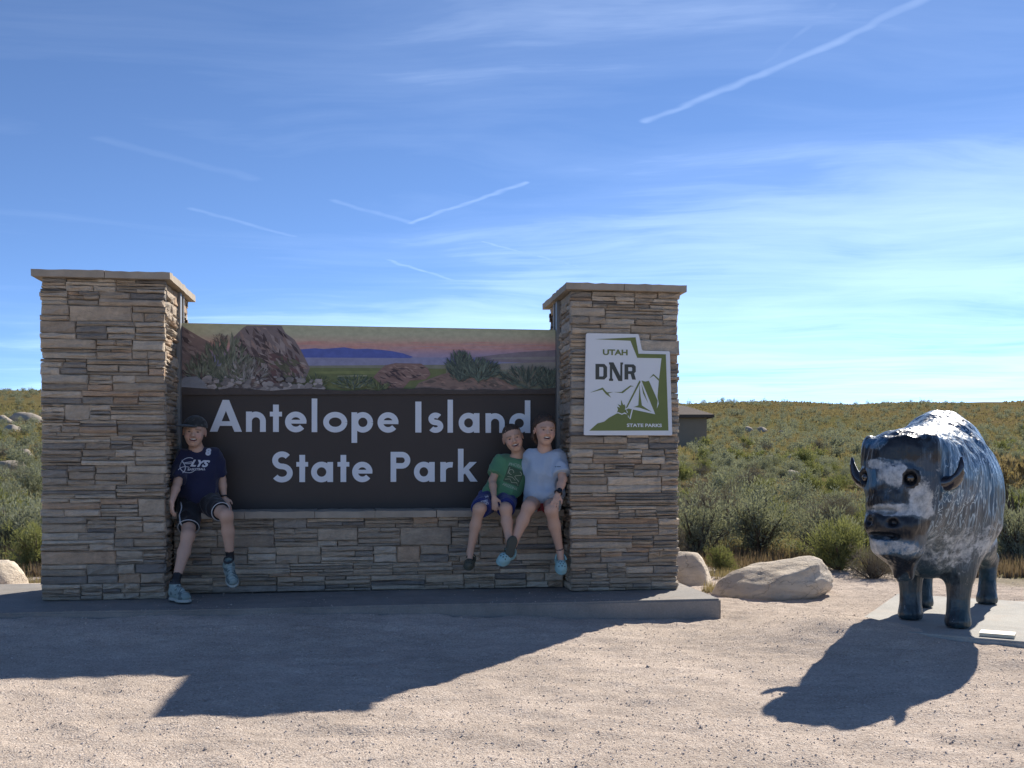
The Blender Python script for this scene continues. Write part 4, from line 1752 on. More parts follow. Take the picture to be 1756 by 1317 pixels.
def ell(c, r, R=None):
    c, r = np.array(c, float), np.array(r, float)
    M = np.eye(3) if R is None else np.array(R, float)     # columns are the axes

    def fn(X, Y, Z):
        x, y, z = X - c[0], Y - c[1], Z - c[2]
        p = [x * M[0, i] + y * M[1, i] + z * M[2, i] for i in range(3)]
        k0 = np.sqrt(sum((p[i] / r[i]) ** 2 for i in range(3)))
        k1 = np.sqrt(sum((p[i] / r[i] ** 2) ** 2 for i in range(3))) + 1e-6
        return (k0 * (k0 - 1) / k1).astype(np.float32)
    m = r.max() if R is not None else r
    return fn, c - m, c + m


def rot_axes(yaw=0, pitch=0, roll=0):
    """columns: x right in the picture, y forward (towards the camera is -v), z up"""
    base = Matrix(((1, 0, 0), (0, -1, 0), (0, 0, 1)))       # forward = -y
    R = Matrix.Rotation(yaw, 3, 'Z') @ Matrix.Rotation(pitch, 3, 'X') @ Matrix.Rotation(roll, 3, 'Y')
    return np.array(R @ base)


from mathutils import noise as mnoise


def vnormals(V, Fq):
    n = np.cross(V[Fq[:, 2]] - V[Fq[:, 0]], V[Fq[:, 3]] - V[Fq[:, 1]])
    N = np.zeros_like(V)
    for i in range(4):
        np.add.at(N, Fq[:, i], n)
    return N / (np.linalg.norm(N, axis=1)[:, None] + 1e-12)


def relax(V, Fq, it=2, k=.5):
    for _ in range(it):
        S = np.zeros_like(V)
        C = np.zeros(len(V))
        for i in range(4):
            a, b = Fq[:, i], Fq[:, (i + 1) % 4]
            np.add.at(S, a, V[b])
            np.add.at(S, b, V[a])
            np.add.at(C, a, 1)
            np.add.at(C, b, 1)
        V = V * (1 - k) + k * S / np.maximum(C, 1)[:, None]
    return V


def noise3(V, scale, off=0.0, aniso=(1, 1, 1)):
    a = np.array(aniso) * scale
    return np.array([mnoise.noise(Vector((p[0] * a[0] + off, p[1] * a[1] + off * .7, p[2] * a[2] - off))) for p in V])

# ------------------------------------------------------------------ painted buffalo statue
def bison_material():
    m, n, b = new_mat('painted_fibreglass')
    tc = n.n('ShaderNodeTexCoord')
    p = tc.outputs['Object']
    at = n.n('ShaderNodeAttribute', attribute_name='col')
    fx = n.n('ShaderNodeAttribute', attribute_name='fx')
    sp = n.n('ShaderNodeSeparateColor')
    n.l(fx.outputs[0], sp.inputs[0])
    pw = n.vec('ADD', p, n.vec('SCALE', n.vec('SUBTRACT', n.noise(p, 4, 3, .5, color=True), (.5, .5, .5)), scale=.05))
    # brushed strands that run down the flanks
    st = n.noise(n.mapping(pw, (5, 5, .5), (0, math.radians(24), 0)), 7, 1, .5)
    line = n.ramp(st, [(.535, 0), (.56, 1), (.575, 1), (.60, 0)])
    st2 = n.noise(n.mapping(pw, (5, 5, .4), (0, math.radians(28), 0), (4, 2, 1)), 10, 1, .5)
    line2 = n.ramp(st2, [(.55, 0), (.575, 1), (.585, 1), (.61, 0)])
    ln = n.math('MULTIPLY', n.math('MAXIMUM', line, n.math('MULTIPLY', line2, .8)), sp.outputs[0])
    pt = n.n('ShaderNodeAttribute', attribute_name='pt')
    ps = n.n('ShaderNodeSeparateColor')
    n.l(pt.outputs[0], ps.inputs[0])
    nz = n.math('SUBTRACT', n.noise(pw, 13, 6, .68), .5)
    nz2 = n.math('SUBTRACT', n.noise(n.mapping(pw, (1.4, 1.4, .7), loc=(5, 2, 9)), 9, 6, .68), .5)
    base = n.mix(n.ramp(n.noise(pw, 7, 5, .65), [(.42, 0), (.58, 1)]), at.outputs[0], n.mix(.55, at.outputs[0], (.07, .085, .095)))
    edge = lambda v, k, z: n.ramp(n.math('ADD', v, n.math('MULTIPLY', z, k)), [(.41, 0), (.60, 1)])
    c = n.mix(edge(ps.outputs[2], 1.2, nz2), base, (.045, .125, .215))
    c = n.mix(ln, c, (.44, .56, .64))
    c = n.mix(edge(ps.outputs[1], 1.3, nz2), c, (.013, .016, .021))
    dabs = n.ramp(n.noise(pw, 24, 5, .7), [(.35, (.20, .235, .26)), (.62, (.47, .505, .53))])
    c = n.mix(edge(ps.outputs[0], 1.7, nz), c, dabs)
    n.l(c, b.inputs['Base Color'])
    b.inputs['Roughness'].default_value = .38
    b.inputs['Specular IOR Level'].default_value = .3
    b.inputs['Coat Weight'].default_value = .26
    b.inputs['Coat Roughness'].default_value = .16
    bp = n.n('ShaderNodeBump')
    bp.inputs['Strength'].default_value = .5
    bp.inputs['Distance'].default_value = .02
    n.l(n.math('ADD', st, n.math('MULTIPLY', n.noise(p, 14, 4, .6), .7)), bp.inputs['Height'])
    n.l(bp.outputs[0], b.inputs['Normal'])
    n.l(bp.outputs[0], b.inputs['Coat Normal'])
    return m


M_bison = bison_material()
M_horn = simple_mat('black_gloss_horn', (.018, .016, .020), .2, .3, 20, coat=.8)
M_eyeb = simple_mat('glossy_dark_eye', (.02, .018, .016), .08, .1, 20, coat=1.0)
PAD_Z = .085
B_A = math.radians(30)                      # heading: towards the camera and to the left
bis_f = Vector((-math.sin(B_A), -math.cos(B_A), 0))
bis_l = Vector((math.cos(B_A), -math.sin(B_A), 0))
BIS_O = bis_f * -7.0 + bis_l * -.81


def build_bison():
    rz = math.atan2(bis_f.y, bis_f.x)
    t = empty('buffalo_statue', (BIS_O.x, BIS_O.y, PAD_Z), rz)
    tag(t, 'glossy buffalo statue painted blue, black and white, standing on a concrete pad', 'statue')
    f = Field((-1.1, -.62, -.01), (1.42, .62, 1.40), .0105)
    # trunk
    f.add(ell((-.02, 0, .74), (.60, .30, .33)), .1)
    f.add(ell((.24, 0, .90), (.44, .285, .395)), .14)
    f.add(ell((.34, 0, .70), (.40, .365, .40)), .12)
    f.add(ell((-.48, 0, .70), (.26, .215, .27)), .14)
    f.add(ell((.62, -.02, .50), (.20, .17, .22)), .10)
    # head frame, turned towards the beast's right
    hy = math.radians(-25)
    H = np.array([.98, -.095, .825])
    ch, sh = math.cos(hy), math.sin(hy)
    RH = np.array([[ch, -sh, 0], [sh, ch, 0], [0, 0, 1.]])

    def h(x, y, z):
        return H + RH @ np.array([x, y, z])
    f.add(cone((.50, 0, .86), h(-.10, 0, .08), .33, .265), .12)
    f.add(cone((.55, -.02, .66), h(-.04, 0, -.12), .28, .19), .12)
    f.add(ell(h(0, 0, .08), (.20, .215, .22), RH), .06)
    f.add(ell(h(-.02, 0, .22), (.20, .225, .105), RH), .05)
    f.add(cone(h(.04, 0, .06), h(.085, 0, -.20), .185, .160), .05)
    f.add(ell(h(.125, 0, -.205), (.105, .160, .085), RH), .04)
    f.add(ell(h(.075, 0, -.315), (.13, .15, .095), RH), .05)
    f.add(cone(h(.03, 0, -.36), h(-.02, 0, -.49), .11, .04), .05)
    for s in (-1, 1):
        f.add(ell(h(.140, s * .135, .065), (.048, .056, .062), RH), .03)       # brow and eye rim
        f.add(ell(h(.178, s * .148, .06), (.034, .036, .040), RH), .012, 's')
        f.add(ell(h(.222, s * .075, -.185), (.032, .026, .022), RH), .015, 's')    # nostril
        f.add(ell(h(-.02, s * .24, .015), (.05, .085, .030), RH), .03)       # ear
    f.add(ell(h(.225, 0, -.262), (.07, .12, .020), RH), .012, 's')           # mouth line
    f.add(ell(h(.215, 0, -.125), (.04, .11, .012), RH), .03, 's')             # dip above the muzzle
    rr = random.Random(4)
    for i in range(19):                                    # curls of the forelock
        a = -1.45 + 2.9 * i / 18
        f.add(ell(h(.150 * math.cos(a) + .015, .205 * math.sin(a), .185 + rr.uniform(-.05, .05)), (.028, .026, .055 + rr.uniform(0, .02)), RH), .05)
    for i in range(9):                                     # ragged beard
        a = rr.uniform(-1, 1)
        f.add(cone(h(.05, a * .07, -.38), h(.01 + rr.uniform(-.04, .04), a * .085, -.50 - rr.uniform(0, .05) * (1 - abs(a))), .032, .010), .012)
    for i in range(14):                                    # shaggy ruff behind the jaw and on the chest
        a = rr.uniform(-1, 1)
        x0, z0 = rr.uniform(.56, .74), rr.uniform(.44, .62)
        f.add(cone((x0, a * .20 - .02, z0), (x0 - .03, a * .17 - .02, z0 - .09), .055, .030), .05)
    # legs: feet as planted on the pad
    legs = [(.40, -.150, 1), (.59, .140, 1), (-.20, -.160, 0), (-.58, .200, 0)]
    for x, y, fr in legs:
        if fr:
            sx = .45 + (x - .49) * .4
            f.add(cone((sx, y * 1.25, .62), (x - .02, y * 1.05, .34), .165, .088), .08)
            f.add(cone((x - .02, y * 1.05, .34), (x - .005, y, .13), .083, .060), .04)
            f.add(cone((x - .005, y, .13), (x + .012, y, .035), .060, .074), .02)
        else:
            hx = -.44 + (x + .39) * .35
            f.add(cone((hx + .03, y * .55, .62), (hx + .09, y * .8, .42), .16, .11), .08)       # thigh to stifle
            f.add(cone((hx + .08, y * .8, .42), (x - .085, y, .30), .10, .065), .05)      # to the hock
            f.add(cone((x - .085, y, .30), (x - .02, y, .11), .062, .054), .03)              # shank
            f.add(cone((x - .02, y, .11), (x + .012, y, .035), .054, .070), .02)
    f.cut((0, 0, .003), (0, 0, -1), .004)
    V, Fq = f.mesh()
    V = relax(V, Fq, 1, .4)
    N = vnormals(V, Fq)
    # sculpted hair: shallow strands on cape, brow and beard
    hair = np.clip((V[:, 0] - .02) / .35, 0, 1) * np.clip((V[:, 2] - .3) / .3, 0, 1)
    rel = (V - H) @ RH
    face = np.clip((rel[:, 0] - .06) / .08, 0, 1) * (np.abs(rel[:, 1]) < .2) * (rel[:, 2] < .13) * (rel[:, 0] > .05)
    shag = noise3(V, 1, 3.1, (15, 15, 4)) * .013 + noise3(V, 1, 8.3, (30, 30, 6)) * .003
    V = V + N * (shag * hair * (1 - face))[:, None]
    V = V + N * ((noise3(V, 11, 5.5) * .010 + noise3(V, 26, 1.5) * .004) * face)[:, None]
    V[:, 2] = np.maximum(V[:, 2], .002)
    # paint scheme, big patches by hand
    n1 = noise3(V, 4.2, 9.0)
    n2 = noise3(V, 9.0, 2.0)
    z = V[:, 2] + .07 * n1 + .03 * n2
    col = np.zeros((len(V), 3))
    fx = np.zeros((len(V), 3))
    def sm(a, b, x):
        q = np.clip((x - a) / (b - a), 0, 1)
        return q * q * (3 - 2 * q)
    navy, blue, grey, white, teal, black = np.array([.012, .028, .055]), np.array([.028, .075, .14]), np.array([.085, .095, .095]), np.array([.50, .52, .53]), np.array([.012, .030, .042]), np.array([.008, .009, .012])
    up = sm(.62, .80, z)
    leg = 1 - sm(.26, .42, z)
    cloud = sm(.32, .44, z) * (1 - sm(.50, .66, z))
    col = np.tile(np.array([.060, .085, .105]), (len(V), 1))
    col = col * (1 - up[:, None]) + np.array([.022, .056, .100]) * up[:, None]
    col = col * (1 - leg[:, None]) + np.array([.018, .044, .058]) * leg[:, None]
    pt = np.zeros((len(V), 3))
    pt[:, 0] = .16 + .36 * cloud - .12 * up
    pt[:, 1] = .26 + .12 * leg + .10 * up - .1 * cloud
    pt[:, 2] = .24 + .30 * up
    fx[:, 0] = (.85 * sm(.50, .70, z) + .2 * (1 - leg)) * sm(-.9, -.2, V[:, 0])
    # head
    hd = sm(.0, .06, rel[:, 0] + .02 * n2) * (rel[:, 2] > -.58)
    hc = np.tile(np.array([.24, .34, .30]), (len(V), 1))

    def e(cy, cz, ry, rz_, soft=.45):
        return 1 - sm(1 - soft, 1 + soft, np.sqrt(((rel[:, 1] - cy) / ry) ** 2 + ((rel[:, 2] - cz) / rz_) ** 2))

    def put(m, w, k, b):
        nonlocal hc
        hc = hc * (1 - m[:, None]) + np.array([w, k, b]) * m[:, None]
    put(e(0, .215, .26, .085), .05, .80, .2)            # dark mop on the brow
    put(e(-.08, .255, .10, .04), .1, .3, .75)
    put(e(-.09, .05, .09, .07), .15, .3, .85)           # blue left of the nose
    put(e(-.02, .135, .10, .030), .60, .1, .2)
    put(e(.085, .085, .105, .07), .62, .1, .2)          # pale patch round the left eye
    put(e(.05, -.03, .12, .06), .22, .55, .35)
    put(e(-.06, -.06, .07, .055), .1, .75, .3)
    put(e(.08, -.118, .14, .034), .92, 0, 0)            # white stroke over the muzzle
    put(e(.175, -.05, .035, .12), .80, .1, 0)
    put(e(0, -.21, .20, .062), 0, .97, 0)               # dark muzzle
    put(e(-.01, -.325, .17, .048), .62, 0, .7)          # pale blue lower lip
    put(e(.02, -.44, .12, .07), .05, .8, .2)
    pt = pt * (1 - hd[:, None]) + hc * hd[:, None]
    fx[:, 0] *= (1 - .95 * hd * (rel[:, 2] < .16)) * (1 - .75 * sm(-.12, -.02, rel[:, 0]) * (rel[:, 2] >= .16))
    for s in (-1, 1):
        dd = np.linalg.norm((rel - np.array([.165, s * .148, .06])) / np.array([.05, .052, .058]), axis=1)
        pt[dd < .95] = (0, 1.2, 0)
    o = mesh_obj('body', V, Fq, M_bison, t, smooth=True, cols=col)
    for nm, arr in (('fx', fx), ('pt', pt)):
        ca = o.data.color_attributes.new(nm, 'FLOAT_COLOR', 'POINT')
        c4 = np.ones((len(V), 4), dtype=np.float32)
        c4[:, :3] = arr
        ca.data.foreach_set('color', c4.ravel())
    # horns, eyes, nostrils
    for s in (-1, 1):
        pts, rs = [], []
        for i in range(9):
            u = i / 8
            pts.append(tuple(h(-.01 + .02 * u, s * (.18 + .165 * math.sin(u * 1.60)), .040 - .030 * math.sin(u * 2.6) + .150 * u ** 2.2)))
            rs.append(.048 * (1 - u) ** .7 + .006)
        mb = MB()
        mb.tube(pts, rs, 14)
        mb.build('horn', M_horn, t, smooth=True)
        bm = bmesh.new()
        bmesh.ops.create_uvsphere(bm, u_segments=18, v_segments=12, radius=.024)
        me = bpy.data.meshes.new('eye')
        bm.to_mesh(me)
        bm.free()
        ob = link_mesh('eye', me, M_eyeb, t, smooth=True)
        ob.location = h(.160, s * .140, .06)
    # the crack-like painted tree lines on the flank, as raised paint
    bv = BVHTree.FromPolygons([tuple(v) for v in V], [tuple(q) for q in Fq.tolist()])
    mp = simple_mat('dark_paint_line', (.02, .022, .03), .35, .1, 20)
    for k, line in enumerate([[(.16, .78), (.18, .62), (.22, .50), (.27, .36), (.31, .24)], [(.12, .60), (.15, .50), (.24, .40), (.20, .26)]]):
        pts = []
        for a, b in zip(line[:-1], line[1:]):
            for q in range(6):
                s = q / 6
                x, zz = a[0] + (b[0] - a[0]) * s, a[1] + (b[1] - a[1]) * s
                hit = bv.ray_cast(Vector((x, 1.0, zz)), Vector((0, -1, 0)))
                if hit[0]:
                    pts.append(tuple(hit[0] + Vector((0, .001, 0))))
        if len(pts) > 3:
            mb = MB()
            mb.tube(pts, [.004 + .004 * math.sin(3.1 * i / len(pts)) for i in range(len(pts))], 6)
            mb.build('painted_line', mp, t, smooth=True)


build_bison()


def build_pad():
    rz = math.atan2(bis_f.y, bis_f.x)
    c = bis_f * -6.95 + bis_l * -.765
    t = empty('statue_pad', (c.x, c.y, -.06), rz)
    tag(t, 'low rectangular concrete pad under the buffalo statue', 'pad')
    bm = bmesh.new()
    bmesh.ops.create_cube(bm, size=1)
    for v in bm.verts:
        v.co = Vector((v.co.x * 1.76, v.co.y * .94, (v.co.z + .5) * (PAD_Z + .06)))
    bmesh.ops.bevel(bm, geom=list(bm.edges), offset=.010, segments=2, affect='EDGES')
    me = bpy.data.meshes.new('slab')
    bm.to_mesh(me)
    bm.free()
    link_mesh('slab', me, M_pad, t)
    # cream name plate lying near the front corner
    p = bis_f * -6.20 + bis_l * -.445
    q = empty('name_plate', (p.x, p.y, PAD_Z), rz)
    tag(q, 'small blank cream plate lying on the front corner of the statue pad', 'plate')
    mb = MB()
    mb.box(-.06, .06, -.088, .088, .002, .02)
    mb.build('plate', simple_mat('cream_plate', (.66, .58, .42), .6, .05, 10), q)


build_pad()

# ------------------------------------------------------------------ the three children
M_skin = simple_mat('skin', (.5, .3, .2), .55, .05, 30, .08, attr=True)
M_cloth = simple_mat('jersey_cloth', (.1, .1, .1), .9, .08, 60, .25, attr=True, sheen=.2, bscale=220)
M_hair = simple_mat('hair', (.06, .04, .025), .6, .25, 60, .5, attr=True, bscale=120)
M_shoe = simple_mat('shoe_material', (.1, .1, .1), .6, .06, 40, .1, attr=True)
M_decal = simple_mat('shirt_print', (.1, .1, .1), .8, .08, 60, attr=True)
M_eye = simple_mat('eyeball', (.1, .1, .1), .2, .02, 20, attr=True)
M_teeth = simple_mat('teeth', (.72, .68, .60), .35, .03, 50)
M_blackp = simple_mat('black_rubber', (.015, .015, .017), .5, .1, 40)


def unit(v):
    v = np.array(v, float)
    return v / (np.linalg.norm(v) + 1e-9)


def frame(fwd, up):
    """columns fwd, side, up"""
    f = unit(fwd)
    s = unit(np.cross(up, f))
    return np.stack([f, s, np.cross(f, s)], 1)


def add_hand(fld, wrist, d, palm_n, thumb, curl=.5, s=1.0, k=.006, splay=.10):
    """palm_n: direction the palm faces; thumb: +1/-1 along the across axis"""
    d = unit(d)
    n = unit(np.array(palm_n) - d * np.dot(palm_n, d))
    ac = np.cross(n, d)
    R = np.stack([d, ac, n], 1)
    w = np.array(wrist)
    fld.add(ell(w + d * .034 * s, (.038 * s, .029 * s, .0135 * s), R), .012)
    L = [.040, .047, .044, .034]
    for i in range(4):
        o = (i - 1.5) * .0148 * s * thumb * -1
        b = w + d * .060 * s + ac * o
        fd = unit(d + ac * (o * splay / .02) * .6)
        c1, c2, c3 = curl * .45, curl * 1.15, curl * 1.7
        l = L[i] * s
        rr = .0072 * s
        p = b
        r0 = rr
        for c, fr in ((c1, .45), (c2, .33), (c3, .24)):
            q = p + (fd * math.cos(c) + n * math.sin(c)) * l * fr * 1.25
            fld.add(cone(p, q, r0, r0 * .93), .004)
            p = q
            r0 *= .93
    tb = w + d * .018 * s + ac * .022 * s * thumb
    t1 = tb + (d * .65 + ac * thumb * .75 + n * .25) * .026 * s
    t2 = t1 + (d * .9 + ac * thumb * .25 + n * .35) * .024 * s
    fld.add(cone(tb, t1, .0105 * s, .0088 * s), .008)
    fld.add(cone(t1, t2, .0086 * s, .0072 * s), .004)


def head_prims(fld, C, R, s, neck, smile=1.0):
    def p(x, y, z):
        return C + R @ (np.array([x, y, z]) * s)
    E = lambda c, r, k, op='u': fld.add(ell(p(*c), np.array(r) * s, R), k * s, op)
    E((0, -.012, .028), (.075, .086, .078), .01)
    E((0, .026, -.030), (.0635, .056, .073), .03)
    E((0, .046, -.083), (.030, .026, .022), .03)
    for sx in (-1, 1):
        E((sx * .032, .053, -.032), (.028, .023, .024), .02)
        E((sx * .0775, -.010, -.006), (.0085, .019, .028), .006)
        E((sx * .083, -.004, -.006), (.006, .011, .018), .006, 's')
    E((0, .066, .022), (.048, .018, .011), .02)
    fld.add(cone(p(0, .079, .004), p(0, .094, -.024), .008 * s, .0115 * s), .012 * s)
    for sx in (-1, 1):
        E((sx * .012, .086, -.027), (.0085, .009, .0075), .006)
        E((sx * .029, .092, .003), (.0165, .014, .0065), .012, 's')
    E((0, .078, -.055), (.022, .022, .0080 * smile), .005, 's')
    for sx in (-1, 1):
        E((sx * .018, .070, -.0515), (.010, .018, .005), .005, 's')
    E((0, .078, -.068), (.022, .012, .006), .008)
    fld.add(cone(p(0, -.018, -.05), neck, .045 * s, .046 * s), .03)
    return p


def paint_head(V, cols, C, R, s, brow=(.17, .105, .06), skin=(.52, .32, .225)):
    q = ((V - C) @ R) / s
    near = (np.abs(q[:, 0]) < .085) & (np.abs(q[:, 1]) < .13) & (q[:, 2] > -.115) & (q[:, 2] < .13)
    sk = np.array(skin)

    def mask(c, r, pw=1.0, ymin=.03):
        d = np.sqrt(((q[:, 0] - c[0]) / r[0]) ** 2 + ((q[:, 2] - c[1]) / r[1]) ** 2)
        return np.where(near & (q[:, 1] > ymin), np.clip(1.6 - 1.6 * d, 0, 1), 0)[:, None]
    for sx in (-1, 1):
        m = mask((sx * .036, -.028), (.028, .024)) * .4
        cols = cols * (1 - m) + np.array([.52, .21, .16]) * m
        # brow, slanting
        d = np.abs(q[:, 2] - (.020 - .10 * (np.abs(q[:, 0]) - .03) ** 1)) / .0055 + np.clip((np.abs(q[:, 0] - sx * .031) - .017) / .004, 0, 9)
        m = np.where(near & (q[:, 1] > .04), np.clip(1.5 - d, 0, 1), 0)[:, None] * .75
        cols = cols * (1 - m) + np.array(brow) * m
        m = mask((sx * .029, .002), (.017, .0085)) * .85
        cols = cols * (1 - m) + np.array([.22, .11, .075]) * m
        # ear inside and nostril
        m = np.where(near & (np.abs(q[:, 0] - sx * .076) < .009) & (np.abs(q[:, 2] + .006) < .02), .3, 0)[:, None]
        cols = cols * (1 - m) + np.array([.45, .19, .14]) * m
        m = mask((sx * .007, -.034), (.005, .004)) * .7
        cols = cols * (1 - m) + np.array([.16, .06, .05]) * m
    m = mask((0, -.055), (.032, .016))
    cols = cols * (1 - m) + np.array([.36, .13, .11]) * m
    m = mask((0, -.055), (.025, .010)) * 1.0
    cols = cols * (1 - m) + np.array([.09, .025, .025]) * m
    return cols


def face_bits(parent, p, R, s):
    for sx in (-1, 1):
        bm = bmesh.new()
        bmesh.ops.create_uvsphere(bm, u_segments=14, v_segments=10, radius=.0090 * s)
        me = bpy.data.meshes.new('eye')
        bm.to_mesh(me)
        bm.free()
        P = np.array([v.co for v in me.vertices])
        fw = R[:, 1]
        a = P @ fw / (.0090 * s)
        c = np.where((a > .55)[:, None], np.array([.03, .025, .02]), np.array([.55, .52, .50]))
        o = link_mesh('eye', me, M_eye, parent, True, cols=c)
        o.location = p(sx * .029, .0672, .0012)
    mb = MB()
    pts = []
    n = 9
    V, Fc = [], []
    for i in range(n):
        a = (i / (n - 1) - .5) * 2
        for dz in (-.0465, -.0550):
            V.append(tuple(p(a * .0225, .0735 - .012 * a * a, dz + .004 * a * a)))
    for i in range(n - 1):
        Fc.append((2 * i, 2 * i + 1, 2 * i + 3, 2 * i + 2))
    mesh_obj('teeth', V, Fc, M_teeth, parent, True)


def finish(name, fld, mat, parent, colfn, folds=0.0, fscale=14, faniso=(1, 1, .6), it=1, off=0.0):
    V, Fq = fld.mesh()
    V = relax(V, Fq, it, .5)
    if folds:
        N = vnormals(V, Fq)
        n = 1 - 2 * np.abs(noise3(V, fscale, off, faniso))
        V = V + N * ((n - .6) * folds)[:, None]
    cols = colfn(V)
    o = mesh_obj(name, V, Fq, mat, parent, True, cols=cols)
    return o, V, Fq


def const(c):
    return lambda V: np.tile(np.array(c, float), (len(V), 1))


def decal(parent, name, verts, faces, bvh, center, ax, up, col, lift=.0025, mat=None, sub=0):
    """lay flat artwork (x, y) on a garment by casting it on along the garment's facing direction"""
    ax, up = np.array(unit(ax)), np.array(unit(up))
    dirn = unit(np.cross(up, ax))      # into the cloth
    if dirn[1] < 0:
        dirn = -dirn
    me = bpy.data.meshes.new(name)
    me.from_pydata([(v[0], v[1], 0) for v in verts], [], faces)
    bm = bmesh.new()
    bm.from_mesh(me)
    bmesh.ops.triangulate(bm, faces=bm.faces)
    for _ in range(sub):
        ed = [e for e in bm.edges if e.calc_length() > .012]
        if ed:
            bmesh.ops.subdivide_edges(bm, edges=ed, cuts=1)
            bmesh.ops.triangulate(bm, faces=bm.faces)
    last = .0
    for v in bm.verts:
        w = np.array(center) + ax * v.co.x + up * v.co.y
        o = Vector(w - dirn * .5)
        hit = bvh.ray_cast(o, Vector(dirn))
        if hit[0]:
            v.co = hit[0] - Vector(dirn) * lift
        else:
            v.co = Vector(w)
    bm.to_mesh(me)
    bm.free()
    return link_mesh(name, me, mat or M_decal, parent, cols=np.tile(np.array(col, float), (len(me.vertices), 1)))


def ribbons(lines, wd):
    V, Fc = [], []
    for pts in lines:
        n = len(pts)
        o = len(V)
        for i in range(n):
            a, b = pts[max(i - 1, 0)], pts[min(i + 1, n - 1)]
            dx, dy = b[0] - a[0], b[1] - a[1]
            k = math.hypot(dx, dy) or 1
            V.append((pts[i][0] - dy / k * wd / 2, pts[i][1] + dx / k * wd / 2))
            V.append((pts[i][0] + dy / k * wd / 2, pts[i][1] - dx / k * wd / 2))
        Fc += [(o + 2 * i, o + 2 * i + 1, o + 2 * i + 3, o + 2 * i + 2) for i in range(n - 1)]
    return V, Fc


def circ(cx, cy, r, a0=0, a1=360, n=28, ry=None):
    return [(cx + r * math.cos(math.radians(a0 + (a1 - a0) * i / n)), cy + (ry or r) * math.sin(math.radians(a0 + (a1 - a0) * i / n))) for i in range(n + 1)]


def shoe(parent, heel, toe, up, kind, s=1.0):
    """heel, toe: points on the sole line; up: towards the shin"""
    heel, toe = np.array(heel, float), np.array(toe, float)
    Rm = frame(toe - heel, up)
    L = np.linalg.norm(toe - heel)
    k = L / .20
    P = lambda x, y, z: heel + Rm @ (np.array([x, y, z]) * k)
    E = lambda f, c, r, kk=.012, op='u': f.add(ell(P(*c), np.array(r) * k, Rm), kk, op)
    lo = np.minimum(heel, toe) - .16
    hi = np.maximum(heel, toe) + .16
    if kind == 'sneaker':
        f = Field(lo, hi, .004)
        f.add(cone(P(.042, 0, .046), P(.15, 0, .036), .037 * k, .030 * k), .02)
        E(f, (.155, 0, .032), (.044, .038, .026), .02)
        f.add(cone(P(.040, 0, .055), P(.034, 0, .098), .036 * k, .033 * k), .02)
        f.add(cone(P(.036, 0, .10), P(.032, 0, .14), .026 * k, .026 * k), .004, 's')
        E(f, (.10, 0, .075), (.05, .016, .012), .015)          # tongue and laces
        f.cut(P(0, 0, .012), -Rm[:, 2], .003)

        def col(V):
            q = (V - heel) @ Rm / k
            c = np.tile(np.array([.22, .29, .275]), (len(V), 1))
            n = noise3(V, 38, 4)
            c[(n > .12)] = np.array([.09, .13, .135])
            lace = (np.abs(q[:, 1]) < .020) & (q[:, 2] > .055) & (q[:, 0] > .06) & (np.sin(q[:, 0] * 320) > .1)
            c[lace] = np.array([.30, .37, .35])
            c[q[:, 2] > .097] = np.array([.03, .035, .04])
            return c
        o, V, Fq = finish('shoe', f, M_shoe, parent, col)
        g = Field(lo, hi, .004)
        E(g, (.052, 0, .012), (.062, .039, .020), .02)
        E(g, (.145, 0, .012), (.064, .044, .019), .02)
        g.cut(P(0, 0, .024), Rm[:, 2], .003)
        g.cut(P(0, 0, 0), -Rm[:, 2], .003)
        so, V, Fq = finish('sole', g, M_shoe, o, lambda V: np.where((((V - heel) @ Rm / k)[:, 2] < .006)[:, None], np.array([.05, .055, .06]), np.array([.36, .40, .37])))
    else:
        c0 = np.array([.30, .50, .50]) if kind == 'blue_clog' else np.array([.070, .072, .050])
        f = Field(lo, hi, .004)
        E(f, (.135, 0, .036), (.068, .050, .044), .02)
        E(f, (.05, 0, .024), (.058, .042, .028), .02)
        f.add(cone(P(.05, 0, .05), P(.02, 0, .12), .034 * k, .034 * k), .012, 's')
        E(f, (.055, 0, .05), (.055, .030, .028), .01, 's')
        E(f, (.052, 0, .010), (.060, .043, .020), .015)
        E(f, (.145, 0, .010), (.064, .050, .020), .015)
        f.cut(P(0, 0, 0), -Rm[:, 2], .003)

        def col(V):
            q = (V - heel) @ Rm / k
            c = np.tile(c0, (len(V), 1))
            for hx, hy_ in [(.125, 0), (.125, .024), (.125, -.024), (.148, .013), (.148, -.013), (.168, 0), (.168, .024), (.168, -.024), (.10, .013), (.10, -.013)]:
                m = ((q[:, 0] - hx) ** 2 + (q[:, 1] - hy_) ** 2 < .0058 ** 2) & (q[:, 2] > .04)
                c[m] = c0 * .18
            c[q[:, 2] < .004] = c0 * .8
            return c
        o, V, Fq = finish('clog', f, M_shoe, parent, col)
        mb = MB()
        pts = [tuple(P(.085 - .075 * math.cos(a), .046 * math.sin(a) * (1 if True else 0), .055 + .01 * math.cos(a))) for a in np.linspace(-1.5, 1.5, 13)]
        mb.tube(pts, .006 * k, 6)
        so = mb.build('heel_strap', M_shoe, o, True)
        ca = so.data.color_attributes.new('col', 'FLOAT_COLOR', 'POINT')
        ca.data.foreach_set('color', np.tile(np.append(c0, 1), len(so.data.vertices)).astype(np.float32))
    return o


def local_mat(base, J):
    b = np.array(base)
    return {k: np.array(v, float) - b for k, v in J.items()}


SK = np.array([.57, .355, .25])


